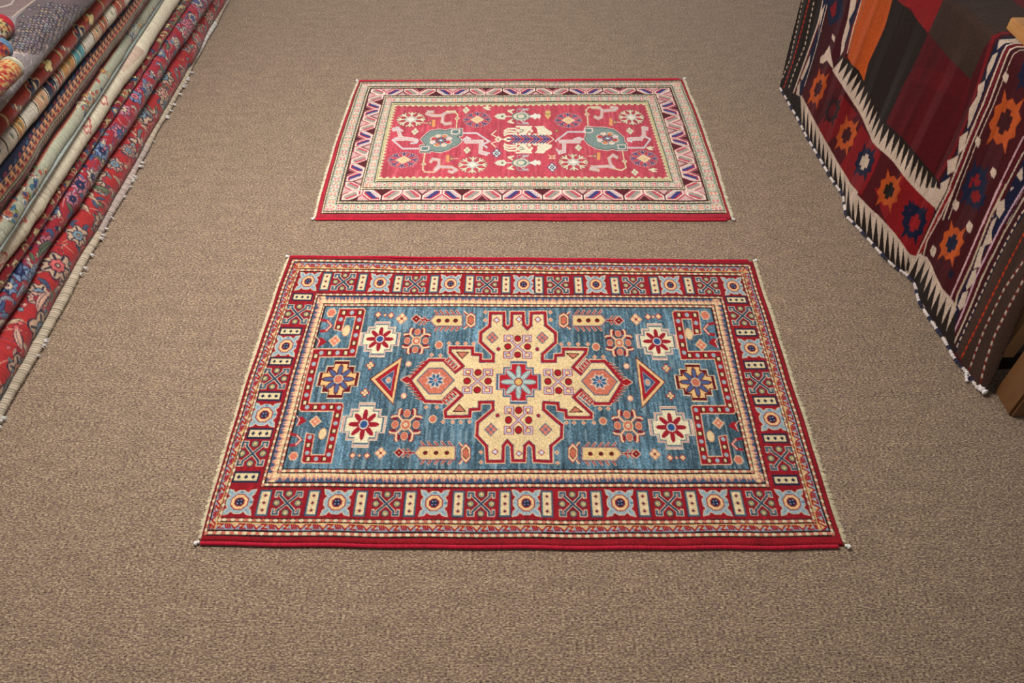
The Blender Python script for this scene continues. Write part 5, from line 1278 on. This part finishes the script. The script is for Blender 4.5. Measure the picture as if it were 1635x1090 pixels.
# brown near end with dashed lines
s2([(1000, -100), (895, 60), (800, 215), (690, 435), (610, 610), (545, 740), (600, 830), (700, 960), (760, 960), (770, 780), (900, 500), (1100, 100)], (92, 68, 58))
l2([(905, 60), (805, 215), (695, 435), (615, 610), (550, 745)], 12, (42, 40, 60))
dashes(K2, [(930, 20), (850, 130), (740, 340), (650, 530), (550, 745)], 2.2, CRM, None, 24, .45)
dashes(K2, [(960, 60), (861, 225), (760, 420), (650, 640), (575, 785)], 2.4, (226, 84, 40), (170, 50, 36), 24, .5)
dashes(K2, [(1000, 120), (861, 345), (780, 460), (700, 620), (650, 740), (615, 835)], 2.4, CRM, (170, 30, 40), 22, .45)
dashes(K2, [(1010, 200), (861, 430), (790, 560), (730, 680), (690, 800), (668, 890)], 2.4, CRM, (170, 30, 40), 20, .45)
# teeth at the near end of the hem
DL2 = K2([(345, 325), (400, 308), (430, 340), (462, 420), (492, 482), (530, 512), (550, 565)]); H2 = [p for p in HL if p[1] > 436 and p[1] < 590]
kc.S(DL2 + H2[::-1], (62, 48, 40))
for i in range(9):
    a_, b_ = poly_at(DL2, i / 9), poly_at(DL2, (i + 1) / 9); m_ = (a_ + b_) / 2; kc.S([a_ + (2, -3), b_ + (2, -3), b_, m_ + (-13, 33 + .8 * i), a_], CRM)
for i in range(10):
    a_ = poly_at(H2, i / 10); kc.S([a_ + (0, -7), a_ + (3, -2), a_ + (2, 3), a_ + (-2, -3)], (50, 50, 84) if i % 2 else CRM)
# fretted medallions
FR = [(-.66, -1), (-.3, -.66), (0, -.82), (.3, -.66), (.6, -1), (.56, -.5), (.85, -.32), (.72, 0), (.85, .32), (.56, .5), (.66, 1), (.3, .66), (0, .82), (-.3, .66), (-.6, 1), (-.56, .5), (-.85, .32), (-.72, 0), (-.85, -.32), (-.56, -.5)]
FI = [(-.16, -.44), (.16, -.44), (.16, -.26), (.38, -.26), (.38, .26), (.16, .26), (.16, .44), (-.16, .44), (-.16, .26), (-.38, .26), (-.38, -.26), (-.16, -.26)]
def med(f_, cx, cy, wx, wy, c, inner, core=None, shx=-.36):
    def q(sh, k): return f_([(cx + a * wx * k + b * wy * k * shx, cy + b * wy * k + a * wx * k * .5) for a, b in sh])
    kc.S(q(FR, 1), c); kc.S(q(FI, 1), inner)
    if core: kc.S(q(FI, .5), core)
med(K1, 228, 440, 38, 92, ORG, (88, 24, 34)); med(K1, 300, 548, 36, 76, (70, 30, 34), (120, 26, 34)); med(K1, 368, 672, 50, 90, ORG, (86, 24, 32)); med(K1, 460, 806, 48, 86, NVY, CRM)
med(K1, 578, 948, 58, 92, ORG, DBR); med(K1, 700, 1068, 66, 60, NVY, (170, 34, 42)); med(K2, 362, 160, 56, 88, NVY, (176, 38, 44)); med(K1, 1160, 605, 76, 140, ORG, (84, 22, 30)); med(K1, 1005, 920, 62, 120, NVY, (160, 30, 40))
med(K2, 535, 255, 54, 92, ORG, NVY); med(K1, 1290, 370, 66, 100, NVY, (150, 30, 40)); med(K2, 532, 395, 14, 22, (46, 34, 62), (46, 34, 62)); med(K2, 645, 40, 52, 60, NVY, (160, 30, 40))
for f_, pts in ((K1, [(1165, 385), (1022, 705), (1100, 860), (912, 1020)]), (K2, [(552, 78), (615, 180), (450, 290)])):
    for x, y in pts: kc.S(f_([(x - 16, y - 4), (x - 2, y - 30), (x + 16, y - 12), (x + 12, y + 10), (x + 2, y + 28), (x - 10, y + 18)]), CRM)

Kp = ksurf(NA, NT, NTOP); kcol = kc.down(); m_ = min(len(Kp), len(kcol)); Kp, kcol = Kp[:m_], kcol[:m_]
rk = np.random.default_rng(50)
kcol = .74 * GAIN * (kcol / GAIN) ** 1.22 * (1 + .10 * rk.standard_normal((m_, NA, 1))) * np.exp(.10 * upnoise(m_, NA, 6, 90, 51))[..., None]
Kp = Kp + rk.normal(0, .0003, Kp.shape)
Kp[:, :, 0] += .0012 * upnoise(m_, NA, 8, 18, 54)
kroot = empty('kilim', (1.3, 2.1, 0)); tag(kroot, 'dark red and brown flatwoven kilim draped over the wooden table', 'kilim')
ko = mesh_grid('woven_cloth', off(Kp, kroot), kcol.clip(0, 1), M_FLAT, parent=kroot)
sm_ = ko.modifiers.new('cloth_thickness', 'SOLIDIFY'); sm_.thickness = .004; sm_.offset = 1
hp = Kp[0].copy(); hp[:, 2] = .0065; hp[:, 0] -= .003
def hemcol(v):
    k = int(v / .017) % 7; return ((214, 198, 190), (214, 198, 190), (44, 42, 60), (206, 190, 182), (214, 198, 190), (50, 44, 50), (40, 42, 66))[k]
hb = cord('hem_binding', hp[6:-6:3], .0058, .0055, hemcol, M_CORD, kroot, .16, .012, .0022, seed=9); tag(hb, 'white and navy whipped hem cord')
e1 = Kp[0, 4]; tp = [e1 + [-.004, .012, .004], e1 + [-.008, 0, .006], e1 + [-.002, -.014, .006]]
tag(cord('hem_tassel', tp, .008, .007, lambda v: (236, 226, 222), M_CORD, kroot, .25, .01, .0015, seed=11), 'white corner tassel')
e2 = hit(1542, 600, .006); tag(cord('hem_tassel', [e2 + [.012, .02, .004], e2 + [0, 0, .004], e2 + [-.006, -.022, .0]], .004, .004, lambda v: (226, 216, 212), M_CORD, kroot, .3, .01, .0015, seed=12), 'white stray tassel')

# table under it
W_LEG = wood_mat('honey_pine', (84, 54, 30), (134, 90, 52), (1.5, 1.5, .5), .42); W_PAN = wood_mat('pale_ply', (206, 152, 104), (226, 176, 126), (1, 3, .6), .5); W_BOX = wood_mat('box_wood', (176, 116, 60), (206, 150, 90), (1, 1, 3), .45)
troot = empty('table', (1.70, 2.1, 0)); tag(troot, 'wooden table under the draped kilim, its near leg and pale side board showing', 'table')
top = []
for z_ in (TZ - .045, TZ - .0055): top += [(xe(1.42) + .012, 1.42, z_), (xe(1.42) + .80, 1.50, z_), (xe(3.06) + .80, 3.12, z_), (xe(3.06) + .012, 3.06, z_)]
mesh_soup('tabletop', off(np.array(top), troot), [(3, 2, 1, 0), (4, 5, 6, 7), (0, 1, 5, 4), (1, 2, 6, 5), (2, 3, 7, 6), (3, 0, 4, 7)], W_LEG, troot)
bevel_box('leg', 1.3135, 1.405, 1.252, 1.345, 0, .655, W_LEG, .007, troot)
bevel_box('leg', 1.215, 1.30, 2.93, 3.02, 0, .655, W_LEG, .007, troot); bevel_box('leg', 2.0, 2.09, 1.30, 1.39, 0, .655, W_LEG, .007, troot); bevel_box('leg', 1.86, 1.95, 2.98, 3.07, 0, .655, W_LEG, .007, troot)
bevel_box('rail', 1.405, 2.0, 1.262, 1.335, .0, .045, W_LEG, .006, troot)
sp = []
for z_, a_, b_ in ((.075, 1.318, 1.168), (.655, xe(1.40) + .014, xe(2.95) + .014)): sp += [(a_, 1.40, z_), (a_ + .04, 1.40, z_), (b_ + .04, 2.95, z_), (b_, 2.95, z_)]
o = mesh_soup('side_board', off(np.array(sp), troot), [(3, 2, 1, 0), (4, 5, 6, 7), (0, 1, 5, 4), (1, 2, 6, 5), (2, 3, 7, 6), (3, 0, 4, 7)], W_PAN, troot); tag(o, 'pale side board')
bp_ = []
for z_ in (.0, .068): bp_ += [(1.325, 1.42, z_), (1.95, 1.46, z_), (1.95 - .15, 2.95, z_), (1.325 - .15, 2.95, z_)]
o = mesh_soup('under_table_shade', off(np.array(bp_), troot), [(3, 2, 1, 0), (4, 5, 6, 7), (0, 1, 5, 4), (1, 2, 6, 5), (2, 3, 7, 6), (3, 0, 4, 7)], wood_mat('shade_black', (12, 11, 11), (18, 16, 15)), troot); tag(o, 'black block added for the shade under the table')  # solid black block added to stand in for the shade under the table
# wooden box corner on the kilim
bc = hit(1614, 27, TZ + .036); bx = bevel_box('wooden_box', bc[0], bc[0] + .30, bc[1] - .20, bc[1], TZ + .0046, TZ + .036, W_BOX, .003)
tag(bx, 'small light wooden box lying on the kilim on the table top', 'box')
# ------------------------------------------------------------------ light and camera
w = bpy.data.worlds.new('daylit_shop'); SC.world = w; w.use_nodes = True
bg = w.node_tree.nodes['Background']; bg.inputs[0].default_value = (1.0, .98, .95, 1); bg.inputs[1].default_value = .25
def area(name, loc, rot, sx, sy, power, col):
    l = bpy.data.lights.new(name, 'AREA'); l.shape = 'RECTANGLE'; l.size = sx; l.size_y = sy; l.energy = power; l.color = col
    o = bpy.data.objects.new(name, l); COL.objects.link(o); o.location = loc; o.rotation_euler = rot; return o
area('ceiling_light', (-.58, 1.85, 2.2), (0, 0, 0), .8, .8, 84, (1, .975, .94))
area('window_light', (-.5, 6.2, 2.0), (math.radians(-64), 0, 0), 3.0, 1.6, 95, (1, .97, .95))
cd = bpy.data.cameras.new('camera'); cam = bpy.data.objects.new('camera', cd); COL.objects.link(cam)
cam.location = (0, 0, CAMH); cam.rotation_euler = (math.pi / 2 - PITCH, 0, 0)
cd.sensor_width = 36; cd.lens = FPX / 1635 * 36; cd.clip_start = .05
SC.camera = cam
vs = SC.view_settings; vs.view_transform = 'Standard'; vs.look = 'None'; vs.gamma = 1; vs.use_curve_mapping = False; vs.exposure = 0.0
